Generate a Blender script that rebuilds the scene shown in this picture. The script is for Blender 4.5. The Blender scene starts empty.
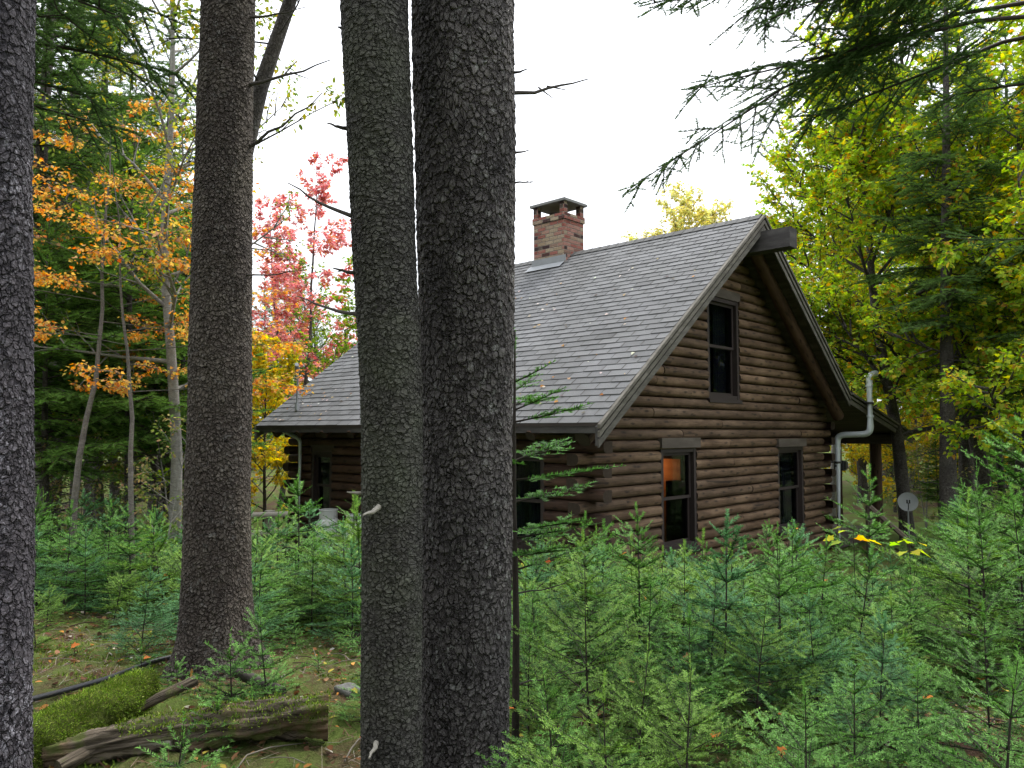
import bpy, math, random
import numpy as np
from mathutils import Vector, Matrix
R = math.radians
scene = bpy.context.scene
COL = scene.collection
CZ = 1.6            # eye height above the ground at the camera
F = 770.0           # focal length in pixels

# ------------------------------------------------------------------ helpers
def link(o):
    COL.objects.link(o); return o

def tag(o, label=None, cat=None, group=None, kind=None):
    if label: o['label'] = label
    if cat: o['category'] = cat
    if group: o['group'] = group
    if kind: o['kind'] = kind
    return o

def empty(name, loc=(0, 0, 0), rz=0.0):
    o = bpy.data.objects.new(name, None)
    o.empty_display_size = 0.2
    o.location = loc; o.rotation_euler = (0, 0, rz)
    return link(o)

class MB:
    """collects faces and links them as ONE mesh object"""
    def __init__(s):
        s.v = []; s.f = []; s.uv = []; s.m = []; s.c = []; s.sm = []
    def face(s, pts, uv=None, mat=0, col=(1, 1, 1), smooth=False):
        b = len(s.v); s.v.extend([tuple(p) for p in pts])
        s.f.append(tuple(range(b, b + len(pts))))
        s.uv.append(uv or [(0, 0)] * len(pts)); s.m.append(mat); s.c.append(col); s.sm.append(smooth)
    def box(s, x0, x1, y0, y1, z0, z1, mat=0, col=(1, 1, 1), M=None):
        P = [Vector(p) for p in ((x0, y0, z0), (x1, y0, z0), (x1, y1, z0), (x0, y1, z0), (x0, y0, z1), (x1, y0, z1), (x1, y1, z1), (x0, y1, z1))]
        dx, dy, dz = x1 - x0, y1 - y0, z1 - z0
        if M is not None: P = [M @ p for p in P]
        for idx, (a, b) in (((0, 3, 2, 1), (dy, dx)), ((4, 5, 6, 7), (dx, dy)), ((0, 1, 5, 4), (dx, dz)), ((1, 2, 6, 5), (dy, dz)), ((2, 3, 7, 6), (dx, dz)), ((3, 0, 4, 7), (dy, dz))):
            s.face([P[i] for i in idx], [(0, 0), (a, 0), (a, b), (0, b)], mat, col)
    def prism(s, poly, axis_from, axis_to, mat=0, col=(1, 1, 1)):
        """poly: list of (a,b) in local x-z, extruded along y"""
        n = len(poly)
        A = [(p[0], axis_from, p[1]) for p in poly]; B = [(p[0], axis_to, p[1]) for p in poly]
        s.face(A, [(p[0], p[1]) for p in poly], mat, col); s.face(B[::-1], [(p[0], p[1]) for p in poly[::-1]], mat, col)
        L = abs(axis_to - axis_from); u = 0
        for i in range(n):
            j = (i + 1) % n
            d = math.hypot(poly[j][0] - poly[i][0], poly[j][1] - poly[i][1])
            s.face([A[j], A[i], B[i], B[j]], [(0, u + d), (0, u), (L, u), (L, u + d)], mat, col)
            u += d
    def tube(s, pts, rad, n=8, mat=0, col=(1, 1, 1), caps=True, capmat=None, wob=0.0, rng=None, smooth=True):
        V, Q, UV = tube_arrays(pts, rad, n, wob, rng)
        b = len(s.v); s.v.extend(map(tuple, V))
        for q, uv in zip(Q, UV):
            s.f.append(tuple(int(i) + b for i in q)); s.uv.append([tuple(t) for t in uv]); s.m.append(mat); s.c.append(col); s.sm.append(smooth)
        if caps:
            k = len(pts)
            cm = mat if capmat is None else capmat
            s.face([V[i] for i in range(n)][::-1], [(V[i][0], V[i][2]) for i in range(n)], cm, col)
            s.face([V[(k - 1) * n + i] for i in range(n)], [(V[i][0], V[i][2]) for i in range(n)], cm, col)
    def build(s, name, mats, parent=None, use_col=False):
        me = bpy.data.meshes.new(name)
        me.from_pydata(s.v, [], s.f)
        for m in (mats if isinstance(mats, (list, tuple)) else [mats]): me.materials.append(m)
        me.polygons.foreach_set('material_index', s.m)
        me.polygons.foreach_set('use_smooth', s.sm)
        uvl = me.uv_layers.new(name='UVMap')
        flat = np.array([c for f in s.uv for p in f for c in p], dtype=np.float32)
        uvl.data.foreach_set('uv', flat)
        if use_col:
            a = me.color_attributes.new('Col', 'FLOAT_COLOR', 'CORNER')
            cc = np.array([(*c[:3], 1.0) for c, f in zip(s.c, s.f) for _ in f], dtype=np.float32).ravel()
            a.data.foreach_set('color', cc)
        me.validate(); me.update()
        o = bpy.data.objects.new(name, me); o.parent = parent
        return link(o)

def tube_arrays(pts, rad, n=8, wob=0.0, rng=None):
    P = np.array(pts, dtype=float); k = len(P)
    T = np.gradient(P, axis=0); T /= np.linalg.norm(T, axis=1)[:, None] + 1e-9
    ref = np.array([0, 0, 1.0]) if abs(T[:, 2]).mean() < 0.9 else np.array([1.0, 0, 0])
    X = np.cross(ref, T); X /= np.linalg.norm(X, axis=1)[:, None] + 1e-9
    Y = np.cross(T, X)
    a = np.arange(n) / n * 2 * np.pi
    rad = np.broadcast_to(np.array(rad, dtype=float), (k,))
    rr = rad[:, None] * np.ones((1, n))
    if wob and rng is not None: rr = rr * (1 + wob * rng.standard_normal((k, n)))
    V = P[:, None, :] + rr[..., None] * (np.cos(a)[None, :, None] * X[:, None, :] + np.sin(a)[None, :, None] * Y[:, None, :])
    V = V.reshape(-1, 3)
    i = np.arange(k - 1)[:, None] * n; j = np.arange(n)[None, :]; j2 = (j + 1) % n
    Q = np.stack([i + j, i + j2, i + n + j2, i + n + j], -1).reshape(-1, 4)
    s = np.concatenate([[0], np.cumsum(np.linalg.norm(np.diff(P, axis=0), axis=1))])
    cir = 2 * np.pi * rad.mean()
    u0 = np.broadcast_to(s[:-1, None], (k - 1, n)); u1 = np.broadcast_to(s[1:, None], (k - 1, n))
    v0 = np.broadcast_to((j / n * cir), (k - 1, n)); v1 = np.broadcast_to(((j + 1) / n * cir), (k - 1, n))
    UV = np.stack([np.stack([u0, v0], -1), np.stack([u0, v1], -1), np.stack([u1, v1], -1), np.stack([u1, v0], -1)], 2).reshape(-1, 4, 2)
    return V, Q, UV

def np_mesh(name, V, faces, mats, parent=None, col=None, mat_idx=None, smooth=False, do_link=True):
    """fast numpy mesh: faces is a list of int arrays of shape (m,k)"""
    me = bpy.data.meshes.new(name)
    V = np.ascontiguousarray(V, dtype=np.float32)
    me.vertices.add(len(V)); me.vertices.foreach_set('co', V.ravel())
    idx = np.concatenate([f.ravel() for f in faces]).astype(np.int32)
    tot = np.concatenate([np.full(len(f), f.shape[1], dtype=np.int32) for f in faces])
    st = np.concatenate([[0], np.cumsum(tot)[:-1]]).astype(np.int32)
    me.loops.add(len(idx)); me.loops.foreach_set('vertex_index', idx)
    me.polygons.add(len(tot)); me.polygons.foreach_set('loop_start', st)
    for m in (mats if isinstance(mats, (list, tuple)) else [mats]): me.materials.append(m)
    if mat_idx is not None: me.polygons.foreach_set('material_index', np.ascontiguousarray(mat_idx, dtype=np.int32))
    if smooth: me.polygons.foreach_set('use_smooth', np.ones(len(tot), dtype=bool))
    if col is not None:
        a = me.color_attributes.new('Col', 'FLOAT_COLOR', 'POINT')
        c4 = np.ones((len(V), 4), dtype=np.float32); c4[:, :3] = col
        a.data.foreach_set('color', c4.ravel())
    me.update(calc_edges=True)
    o = bpy.data.objects.new(name, me); o.parent = parent
    return link(o) if do_link else o

def copy_tree(root, loc, rz=0.0, sc=1.0, lean=(0, 0)):
    c = root.copy(); COL.objects.link(c)
    c.location = loc; c.rotation_euler = (lean[0], lean[1], rz); c.scale = (sc, sc, sc) if not isinstance(sc, tuple) else sc
    for ch in list(root.children):
        d = ch.copy(); COL.objects.link(d); d.parent = c
        for g in list(ch.children):
            e = g.copy(); COL.objects.link(e); e.parent = d
    return c

# ------------------------------------------------------------------ ground shape
def sstep(a, b, x):
    t = np.clip((np.asarray(x, dtype=float) - a) / (b - a), 0, 1); return t * t * (3 - 2 * t)
def wave(x, y, s=1.0):
    return (np.sin(x * 1.7 * s + 1.3 * np.sin(y * 1.1 * s)) + np.sin(y * 2.1 * s + 1.7 * np.sin(x * .9 * s + 1)) + .5 * np.sin((x + y) * 3.9 * s)) / 2.5
def ground(x, y):
    x = np.asarray(x, dtype=float); y = np.asarray(y, dtype=float)
    z = -.75 * sstep(4.4, 9.5, y + .35 * x)
    z = z + .045 * wave(x, y) + .02 * wave(x + 3, y - 2, 2.7)
    far = np.hypot(x, y)
    z = z + .06 * np.clip(far - 24, 0, 60)
    return z
def gz(x, y): return float(ground(x, y))
def at(px, d):  # map bearing of a picture column and a distance to the plan
    return ((px - 512) / F * d, d)

# ------------------------------------------------------------------ materials
def new_mat(name):
    m = bpy.data.materials.new(name); m.use_nodes = True
    nt = m.node_tree; nt.nodes.clear()
    return m, nt
def N(nt, t, **kw):
    n = nt.nodes.new(t)
    for k, v in kw.items():
        if k == 'ins':
            for a, b in v.items(): n.inputs[a].default_value = b
        else: setattr(n, k, v)
    return n
def L(nt, a, b): nt.links.new(a, b)
def ramp(nt, fac, stops):
    r = N(nt, 'ShaderNodeValToRGB'); e = r.color_ramp.elements
    while len(e) < len(stops): e.new(0.5)
    for i, (p, c) in enumerate(stops):
        e[i].position = p; e[i].color = (*c, 1) if len(c) == 3 else c
    L(nt, fac, r.inputs[0]); return r.outputs[0]
def mixc(nt, fac, a, b, mode='MIX'):
    m = N(nt, 'ShaderNodeMix', data_type='RGBA', blend_type=mode)
    for s, v in ((0, fac), (6, a), (7, b)):
        if isinstance(v, (int, float)): m.inputs[s].default_value = v
        elif isinstance(v, tuple): m.inputs[s].default_value = (*v, 1)
        else: L(nt, v, m.inputs[s])
    return m.outputs[2]
def math_(nt, op, a, b=0.0, c=None):
    m = N(nt, 'ShaderNodeMath', operation=op)
    for i, v in enumerate((a, b) if c is None else (a, b, c)):
        if isinstance(v, (int, float)): m.inputs[i].default_value = v
        else: L(nt, v, m.inputs[i])
    return m.outputs[0]
def noise(nt, vec, scale, detail=4, rough=.55, dist=0.0):
    n = N(nt, 'ShaderNodeTexNoise', ins={'Scale': scale, 'Detail': detail, 'Roughness': rough, 'Distortion': dist})
    if vec is not None: L(nt, vec, n.inputs['Vector'])
    return n.outputs['Fac']
def coords(nt, kind='Object', scale=(1, 1, 1), rot=(0, 0, 0)):
    t = N(nt, 'ShaderNodeTexCoord'); m = N(nt, 'ShaderNodeMapping')
    m.inputs['Scale'].default_value = scale; m.inputs['Rotation'].default_value = rot
    L(nt, t.outputs[kind], m.inputs['Vector']); return m.outputs['Vector']
def finish(nt, color, rough=.8, spec=.3, bump=None, bstr=.5, bdist=.01, disp=None, disp_scale=0, metallic=0.0):
    b = N(nt, 'ShaderNodeBsdfPrincipled'); o = N(nt, 'ShaderNodeOutputMaterial')
    for k, v in (('Base Color', color), ('Roughness', rough), ('Specular IOR Level', spec), ('Metallic', metallic)):
        if isinstance(v, (int, float)): b.inputs[k].default_value = v
        elif isinstance(v, tuple): b.inputs[k].default_value = (*v, 1)
        else: L(nt, v, b.inputs[k])
    if bump is not None:
        n = N(nt, 'ShaderNodeBump', ins={'Strength': bstr, 'Distance': bdist}); L(nt, bump, n.inputs['Height']); L(nt, n.outputs[0], b.inputs['Normal'])
    L(nt, b.outputs[0], o.inputs['Surface'])
    if disp is not None:
        d = N(nt, 'ShaderNodeDisplacement', ins={'Scale': disp_scale, 'Midlevel': .5}); L(nt, disp, d.inputs['Height']); L(nt, d.outputs[0], o.inputs['Displacement'])
    return b

def mat_leaf(name, trans=.35, rough=.55, spec=.25, tint=(1, 1, 1), gloss=False):
    m, nt = new_mat(name)
    a = N(nt, 'ShaderNodeAttribute', attribute_name='Col')
    c = mixc(nt, 1.0, a.outputs['Color'], tint, 'MULTIPLY')
    if gloss:
        b = N(nt, 'ShaderNodeBsdfPrincipled', ins={'Roughness': rough, 'Specular IOR Level': spec}); L(nt, c, b.inputs['Base Color'])
    else:
        b = N(nt, 'ShaderNodeBsdfDiffuse'); L(nt, c, b.inputs['Color'])
    t = N(nt, 'ShaderNodeBsdfTranslucent')
    hs = N(nt, 'ShaderNodeHueSaturation', ins={'Saturation': 1.15, 'Value': 1.35}); L(nt, c, hs.inputs['Color']); L(nt, hs.outputs[0], t.inputs['Color'])
    mx = N(nt, 'ShaderNodeMixShader', ins={0: trans}); L(nt, b.outputs[0], mx.inputs[1]); L(nt, t.outputs[0], mx.inputs[2])
    o = N(nt, 'ShaderNodeOutputMaterial'); L(nt, mx.outputs[0], o.inputs[0])
    return m

def mat_bark(name, dark, mid, light, scale=38, disp=.008, lichen=0.0, lichen_col=(.35, .36, .34), zs=.8, green=0.0, displace=True, flake=1.0, lscale=26, lth=(.56, .66)):
    """irregular scales whose lower lips lift off the trunk"""
    m, nt = new_mat(name)
    v = coords(nt, 'Object', (1, 1, zs))
    def warp(vec, sc, amp):
        dn = N(nt, 'ShaderNodeTexNoise', ins={'Scale': sc, 'Detail': 3}); L(nt, vec, dn.inputs['Vector'])
        sb = N(nt, 'ShaderNodeVectorMath', operation='SUBTRACT'); L(nt, dn.outputs['Color'], sb.inputs[0]); sb.inputs[1].default_value = (.5, .5, .5)
        ad = N(nt, 'ShaderNodeVectorMath', operation='MULTIPLY_ADD'); L(nt, sb.outputs[0], ad.inputs[0]); ad.inputs[1].default_value = (amp,) * 3; L(nt, vec, ad.inputs[2]); return ad.outputs[0]
    w = warp(warp(v, 6, .08), scale * .9, 1.1 / scale)
    def layer(sc):
        vo = N(nt, 'ShaderNodeTexVoronoi', feature='F1', ins={'Scale': sc, 'Randomness': 1}); L(nt, w, vo.inputs['Vector'])
        ve = N(nt, 'ShaderNodeTexVoronoi', feature='DISTANCE_TO_EDGE', ins={'Scale': sc, 'Randomness': 1}); L(nt, w, ve.inputs['Vector'])
        e = N(nt, 'ShaderNodeMapRange', interpolation_type='SMOOTHSTEP', ins={'From Min': 0.0, 'From Max': .10}); L(nt, ve.outputs['Distance'], e.inputs['Value'])
        sp = N(nt, 'ShaderNodeSeparateXYZ'); L(nt, vo.outputs['Position'], sp.inputs[0])
        sv = N(nt, 'ShaderNodeSeparateXYZ'); L(nt, w, sv.inputs[0])
        tl = math_(nt, 'MULTIPLY', math_(nt, 'SUBTRACT', sp.outputs[2], sv.outputs[2]), sc * .85)
        rn = N(nt, 'ShaderNodeSeparateColor'); L(nt, vo.outputs['Color'], rn.inputs[0])
        return e.outputs[0], tl, rn
    e1, t1, r1 = layer(scale); e2, t2, r2 = layer(scale * 1.9)
    fine = noise(nt, v, 110, 6, .7); mott = noise(nt, v, 28, 5, .7); big = noise(nt, v, 3.2, 3)
    h = math_(nt, 'MULTIPLY', e1, math_(nt, 'ADD', math_(nt, 'MULTIPLY', t1, .55 * flake), math_(nt, 'MULTIPLY_ADD', r1.outputs[0], .45, .15)))
    h2 = math_(nt, 'MULTIPLY', e2, math_(nt, 'ADD', math_(nt, 'MULTIPLY', t2, .4 * flake), math_(nt, 'MULTIPLY', r2.outputs[0], .3)))
    h = math_(nt, 'ADD', math_(nt, 'ADD', h, math_(nt, 'MULTIPLY', h2, .55)), math_(nt, 'ADD', math_(nt, 'MULTIPLY', fine, .25), math_(nt, 'MULTIPLY', mott, .45)))
    col = mixc(nt, math_(nt, 'ADD', math_(nt, 'MULTIPLY', r1.outputs[1], .5), math_(nt, 'MULTIPLY', r2.outputs[1], .3)), dark, mid)
    col = mixc(nt, ramp(nt, fine, [(.45, (0, 0, 0)), (.8, (.6, .6, .6))]), col, light)
    col = mixc(nt, ramp(nt, h, [(.50, (0, 0, 0)), (1.0, (.55, .55, .55))]), col, light)
    col = mixc(nt, ramp(nt, mott, [(.35, (.55, .55, .55)), (.5, (0, 0, 0))]), col, dark)
    col = mixc(nt, math_(nt, 'MULTIPLY', math_(nt, 'SUBTRACT', 1.0, e1), .22), col, tuple(x * .5 for x in dark))
    col = mixc(nt, 1.0, col, ramp(nt, big, [(.3, (.68, .68, .70)), (.7, (1.28, 1.26, 1.24))]), 'MULTIPLY')
    if green: col = mixc(nt, math_(nt, 'MULTIPLY', ramp(nt, big, [(.45, (0, 0, 0)), (.7, (1, 1, 1))]), green), col, (.05, .065, .035))
    if lichen:
        ln = noise(nt, v, lscale, 6, .7, .4); lb = noise(nt, v, 4.5, 3)
        lf = math_(nt, 'MULTIPLY', ramp(nt, ln, [(lth[0], (0, 0, 0)), (lth[1], (1, 1, 1))]), ramp(nt, lb, [(.40, (.15, .15, .15)), (.62, (1, 1, 1))]))
        col = mixc(nt, math_(nt, 'MULTIPLY', lf, lichen), col, lichen_col)
    finish(nt, col, .85, .22, bump=h, bstr=1.0, bdist=disp * 1.0, disp=h if displace else None, disp_scale=disp)
    if displace: m.displacement_method = 'BOTH'
    return m

def mat_simple(name, col, rough=.7, spec=.3, var=.25, scale=8, bump=.3, bdist=.004, metallic=0.0, vscale=(1, 1, 1)):
    m, nt = new_mat(name)
    v = coords(nt, 'Object', vscale)
    n = noise(nt, v, scale, 6, .6)
    c = mixc(nt, n, tuple(x * (1 - var) for x in col), tuple(x * (1 + var) for x in col))
    finish(nt, c, rough, spec, bump=n, bstr=bump, bdist=bdist, metallic=metallic)
    return m

def mat_wood(name, dark, mid, light, knots=True, rough=.75, grain=(1.6, 70), bump=.5):
    """grain along UV u (metres)"""
    m, nt = new_mat(name)
    tc = N(nt, 'ShaderNodeTexCoord'); uv = tc.outputs['UV']
    a = N(nt, 'ShaderNodeAttribute', attribute_name='Col')   # x: random offset per piece
    off = N(nt, 'ShaderNodeVectorMath', operation='MULTIPLY'); L(nt, a.outputs['Color'], off.inputs[0]); off.inputs[1].default_value = (37, 11, 0)
    ad = N(nt, 'ShaderNodeVectorMath', operation='ADD'); L(nt, uv, ad.inputs[0]); L(nt, off.outputs[0], ad.inputs[1])
    mp = N(nt, 'ShaderNodeMapping'); mp.inputs['Scale'].default_value = (grain[0], grain[1], 1); L(nt, ad.outputs[0], mp.inputs['Vector'])
    g = noise(nt, mp.outputs[0], 1.0, 6, .65, .6)
    mp2 = N(nt, 'ShaderNodeMapping'); mp2.inputs['Scale'].default_value = (1.1, 5, 1); L(nt, ad.outputs[0], mp2.inputs['Vector'])
    big = noise(nt, mp2.outputs[0], 1.3, 5, .65)
    c = mixc(nt, g, dark, mid)
    c = mixc(nt, ramp(nt, big, [(.42, (0, 0, 0)), (.72, (1, 1, 1))]), c, light)
    sep = N(nt, 'ShaderNodeSeparateColor'); L(nt, a.outputs['Color'], sep.inputs[0])
    c = mixc(nt, 1.0, c, ramp(nt, sep.outputs[1], [(0, (.72, .72, .74)), (1, (1.15, 1.12, 1.08))]), 'MULTIPLY')
    if knots:
        mp3 = N(nt, 'ShaderNodeMapping'); mp3.inputs['Scale'].default_value = (3.0, 9, 1); L(nt, ad.outputs[0], mp3.inputs['Vector'])
        dn = N(nt, 'ShaderNodeTexNoise', ins={'Scale': 4, 'Detail': 2}); L(nt, mp3.outputs[0], dn.inputs['Vector'])
        w = N(nt, 'ShaderNodeVectorMath', operation='MULTIPLY_ADD'); L(nt, dn.outputs['Color'], w.inputs[0]); w.inputs[1].default_value = (.25, .25, 0); L(nt, mp3.outputs[0], w.inputs[2])
        vo = N(nt, 'ShaderNodeTexVoronoi', feature='F1', voronoi_dimensions='2D', ins={'Scale': .9}); L(nt, w.outputs[0], vo.inputs['Vector'])
        k = ramp(nt, vo.outputs['Distance'], [(.05, (1, 1, 1)), (.2, (0, 0, 0))])
        c = mixc(nt, math_(nt, 'MULTIPLY', k, .8), c, tuple(x * .28 for x in dark))
        mp4 = N(nt, 'ShaderNodeMapping'); mp4.inputs['Scale'].default_value = (.9, 26, 1); L(nt, ad.outputs[0], mp4.inputs['Vector'])
        chk = noise(nt, mp4.outputs[0], 1.0, 3, .5, .3)
        c = mixc(nt, math_(nt, 'MULTIPLY', ramp(nt, chk, [(.64, (0, 0, 0)), (.67, (1, 1, 1))]), .75), c, tuple(x * .3 for x in dark))
        wst = noise(nt, coords(nt, 'Object', (1, 1, .45)), 1.6, 5, .65)
        c = mixc(nt, 1.0, c, ramp(nt, wst, [(.3, (.66, .64, .62)), (.7, (1.18, 1.18, 1.18))]), 'MULTIPLY')
        st = noise(nt, mp2.outputs[0], 3.1, 5, .7)
        c = mixc(nt, math_(nt, 'MULTIPLY', ramp(nt, st, [(.55, (0, 0, 0)), (.7, (1, 1, 1))]), .55), c, tuple(x * .5 for x in dark))
    finish(nt, c, rough, .25, bump=g, bstr=bump, bdist=.006)
    return m

M = {}
M['fir'] = mat_leaf('fir_needles', .24, .5, .06, gloss=True)
M['needle'] = mat_leaf('spruce_needles', .32, .55, .25)
M['leaf'] = mat_leaf('broad_leaves', .6, .5, .3)
M['litter'] = mat_leaf('dry_leaves', .15, .7, .2)
M['moss'] = mat_leaf('moss_tufts', .2, .9, .05)
M['bark_big'] = mat_bark('spruce_bark_flaky', (.024, .021, .022), (.060, .053, .053), (.135, .127, .122), 40, .010, lichen=.5, zs=.7)
M['bark_thin'] = mat_bark('spruce_bark_scaly', (.024, .022, .020), (.048, .045, .040), (.13, .127, .112), 46, .007, lichen=.3, lichen_col=(.22, .24, .19), zs=1.1, green=.45)
M['bark_left'] = mat_bark('spruce_bark_lichened', (.018, .016, .021), (.042, .038, .045), (.12, .11, .125), 44, .009, lichen=.65, lichen_col=(.36, .35, .40), lscale=60, lth=(.53, .60))
M['bark_brown'] = mat_bark('spruce_bark_brown', (.030, .022, .018), (.064, .050, .042), (.165, .145, .125), 42, .010, lichen=.35, lichen_col=(.30, .30, .29), green=.12)
M['bark_far'] = mat_bark('bark_plain', (.030, .025, .022), (.070, .062, .055), (.12, .11, .10), 34, .010, displace=False, lichen=.3)
M['bark_pale'] = mat_bark('bark_pale_grey', (.16, .15, .135), (.27, .26, .24), (.36, .35, .33), 16, .004, displace=False, zs=3.5, green=.4, flake=.2)
M['bark_mid'] = mat_bark('bark_brown_grey', (.07, .062, .052), (.125, .113, .098), (.20, .185, .165), 18, .004, displace=False, zs=3, green=.4, flake=.2)
M['stem'] = mat_simple('dark_stem', (.035, .028, .024), .85, .2, .4, 60, .4)
M['twig'] = mat_simple('dead_twig', (.075, .066, .060), .85, .2, .4, 50, .5)
M['pale_twig'] = mat_simple('broken_pale_wood', (.30, .28, .24), .8, .2, .3, 40, .4)
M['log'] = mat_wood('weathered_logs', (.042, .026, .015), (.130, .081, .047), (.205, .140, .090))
M['logside'] = mat_wood('dark_brown_logs', (.038, .021, .014), (.080, .045, .030), (.115, .068, .047))  # side wall, rafter and post logs, in darker browns than the gable logs
M['endgrain'] = mat_simple('log_end', (.045, .034, .026), .9, .1, .4, 25, .5)
M['greywood'] = mat_wood('grey_weathered_board', (.058, .054, .045), (.105, .098, .083), (.16, .15, .132), knots=False, grain=(2.2, 60))
M['darkwood'] = mat_wood('dark_old_timber', (.028, .022, .019), (.060, .048, .041), (.10, .085, .075), knots=False, grain=(2.0, 45))
M['beam'] = mat_wood('black_old_timber', (.018, .017, .018), (.045, .042, .042), (.07, .067, .066), knots=False, grain=(2.0, 45))
M['frame'] = mat_simple('dark_window_frame', (.030, .022, .020), .6, .3, .3, 20, .3)
M['curtain'] = mat_simple('grey_curtain', (.022, .023, .030), .9, .1, .25, 5, .2, vscale=(14, 14, .5))
M['redwood'] = mat_wood('indoor_panelling', (.30, .12, .05), (.42, .19, .08), (.5, .25, .11), knots=False, grain=(60, 1.2))
M['dark'] = mat_simple('indoor_dark', (.03, .027, .025), .9, .1)
M['pipe'] = mat_simple('galvanised_pipe', (.54, .58, .61), .45, .5, .12, 12, .1, metallic=.25)
M['strap'] = mat_simple('black_strap', (.02, .02, .02), .5, .4)
M['white'] = mat_simple('white_enamel', (.50, .52, .51), .45, .4, .12, 9, .1)
M['metal'] = mat_simple('dull_metal', (.30, .31, .32), .5, .5, .2, 15, .2, metallic=.4)
M['dishgrey'] = mat_simple('dull_dish_grey', (.38, .40, .41), .6, .3, .15, 9, .1)
M['dullflash'] = mat_simple('dull_flashing', (.22, .23, .24), .6, .3, .2, 15, .2)
M['hose'] = mat_simple('black_hose', (.022, .023, .025), .4, .5, .2)
M['capstone'] = mat_simple('grey_slate_cap', (.17, .17, .165), .8, .3, .3, 12, .4)
M['rock'] = mat_simple('lichened_rock', (.15, .15, .14), .9, .2, .7, 14, 1.0, .02)

def mk_shingle():
    m, nt = new_mat('asphalt_shingle')
    a = N(nt, 'ShaderNodeAttribute', attribute_name='Col'); v = coords(nt, 'Object')
    n = noise(nt, v, 160, 3, .7); b = noise(nt, v, .9, 4, .6)
    c = mixc(nt, 1.0, a.outputs['Color'], ramp(nt, n, [(.3, (.7, .7, .7)), (.7, (1.3, 1.3, 1.3))]), 'MULTIPLY')
    c = mixc(nt, 1.0, c, ramp(nt, b, [(.3, (.80, .80, .77)), (.7, (1.12, 1.12, 1.12))]), 'MULTIPLY')
    finish(nt, c, .85, .3, bump=n, bstr=.4, bdist=.004); return m
M['shingle'] = mk_shingle()
def mk_brick():
    m, nt = new_mat('chimney_brick')
    tc = N(nt, 'ShaderNodeTexCoord'); sp = N(nt, 'ShaderNodeSeparateXYZ'); L(nt, tc.outputs['UV'], sp.inputs[0])
    RH, BW = .074, .205
    n0 = noise(nt, coords(nt, 'Object'), 9, 3)
    vv = math_(nt, 'ADD', math_(nt, 'DIVIDE', sp.outputs[1], RH), math_(nt, 'MULTIPLY', n0, .22)); row = math_(nt, 'FLOOR', vv); fv = math_(nt, 'FRACT', vv)
    uu = math_(nt, 'ADD', math_(nt, 'ADD', math_(nt, 'DIVIDE', sp.outputs[0], BW), math_(nt, 'MULTIPLY', row, .5)), math_(nt, 'MULTIPLY', n0, .12)); cl = math_(nt, 'FLOOR', uu); fu = math_(nt, 'FRACT', uu)
    cb = N(nt, 'ShaderNodeCombineXYZ'); L(nt, row, cb.inputs[0]); L(nt, cl, cb.inputs[1])
    wn = N(nt, 'ShaderNodeTexWhiteNoise', noise_dimensions='2D'); L(nt, cb.outputs[0], wn.inputs['Vector'])
    col = ramp(nt, wn.outputs['Value'], [(0, (.035, .022, .022)), (.12, (.08, .035, .03)), (.16, (.20, .065, .05)), (.45, (.25, .10, .08)), (.68, (.28, .15, .12)), (.74, (.25, .185, .12)), (.88, (.30, .24, .17)), (1, (.16, .08, .065))])
    n2 = noise(nt, coords(nt, 'Object'), 45, 5, .7); n3 = noise(nt, coords(nt, 'Object'), 6, 4)
    col = mixc(nt, 1.0, col, ramp(nt, n2, [(.3, (.7, .7, .7)), (.7, (1.25, 1.25, 1.25))]), 'MULTIPLY')
    eu = math_(nt, 'MULTIPLY', math_(nt, 'MINIMUM', fu, math_(nt, 'SUBTRACT', 1.0, fu)), BW); ev = math_(nt, 'MULTIPLY', math_(nt, 'MINIMUM', fv, math_(nt, 'SUBTRACT', 1.0, fv)), RH)
    e = math_(nt, 'MINIMUM', eu, ev); mr = N(nt, 'ShaderNodeMapRange', interpolation_type='SMOOTHSTEP', ins={'From Min': .004, 'From Max': .009}); L(nt, e, mr.inputs['Value'])
    c = mixc(nt, mr.outputs[0], (.17, .145, .12), col)
    c = mixc(nt, ramp(nt, n3, [(.52, (0, 0, 0)), (.7, (.5, .5, .5))]), c, (.22, .18, .13))
    h = math_(nt, 'ADD', mr.outputs[0], math_(nt, 'MULTIPLY', n2, .5))
    finish(nt, c, .85, .2, bump=h, bstr=.8, bdist=.014); return m
M['brick'] = mk_brick()
def mk_glass():
    m, nt = new_mat('window_glass')
    t = N(nt, 'ShaderNodeBsdfTransparent'); t.inputs[0].default_value = (.62, .64, .68, 1)
    g = N(nt, 'ShaderNodeBsdfGlossy', ins={'Roughness': .03}); g.inputs[0].default_value = (.8, .85, .95, 1)
    fr = N(nt, 'ShaderNodeFresnel', ins={'IOR': 1.45}); mx = N(nt, 'ShaderNodeMixShader'); o = N(nt, 'ShaderNodeOutputMaterial')
    L(nt, math_(nt, 'MULTIPLY', fr.outputs[0], .11), mx.inputs[0]); L(nt, t.outputs[0], mx.inputs[1]); L(nt, g.outputs[0], mx.inputs[2]); L(nt, mx.outputs[0], o.inputs[0])
    return m
M['glass'] = mk_glass()
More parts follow.
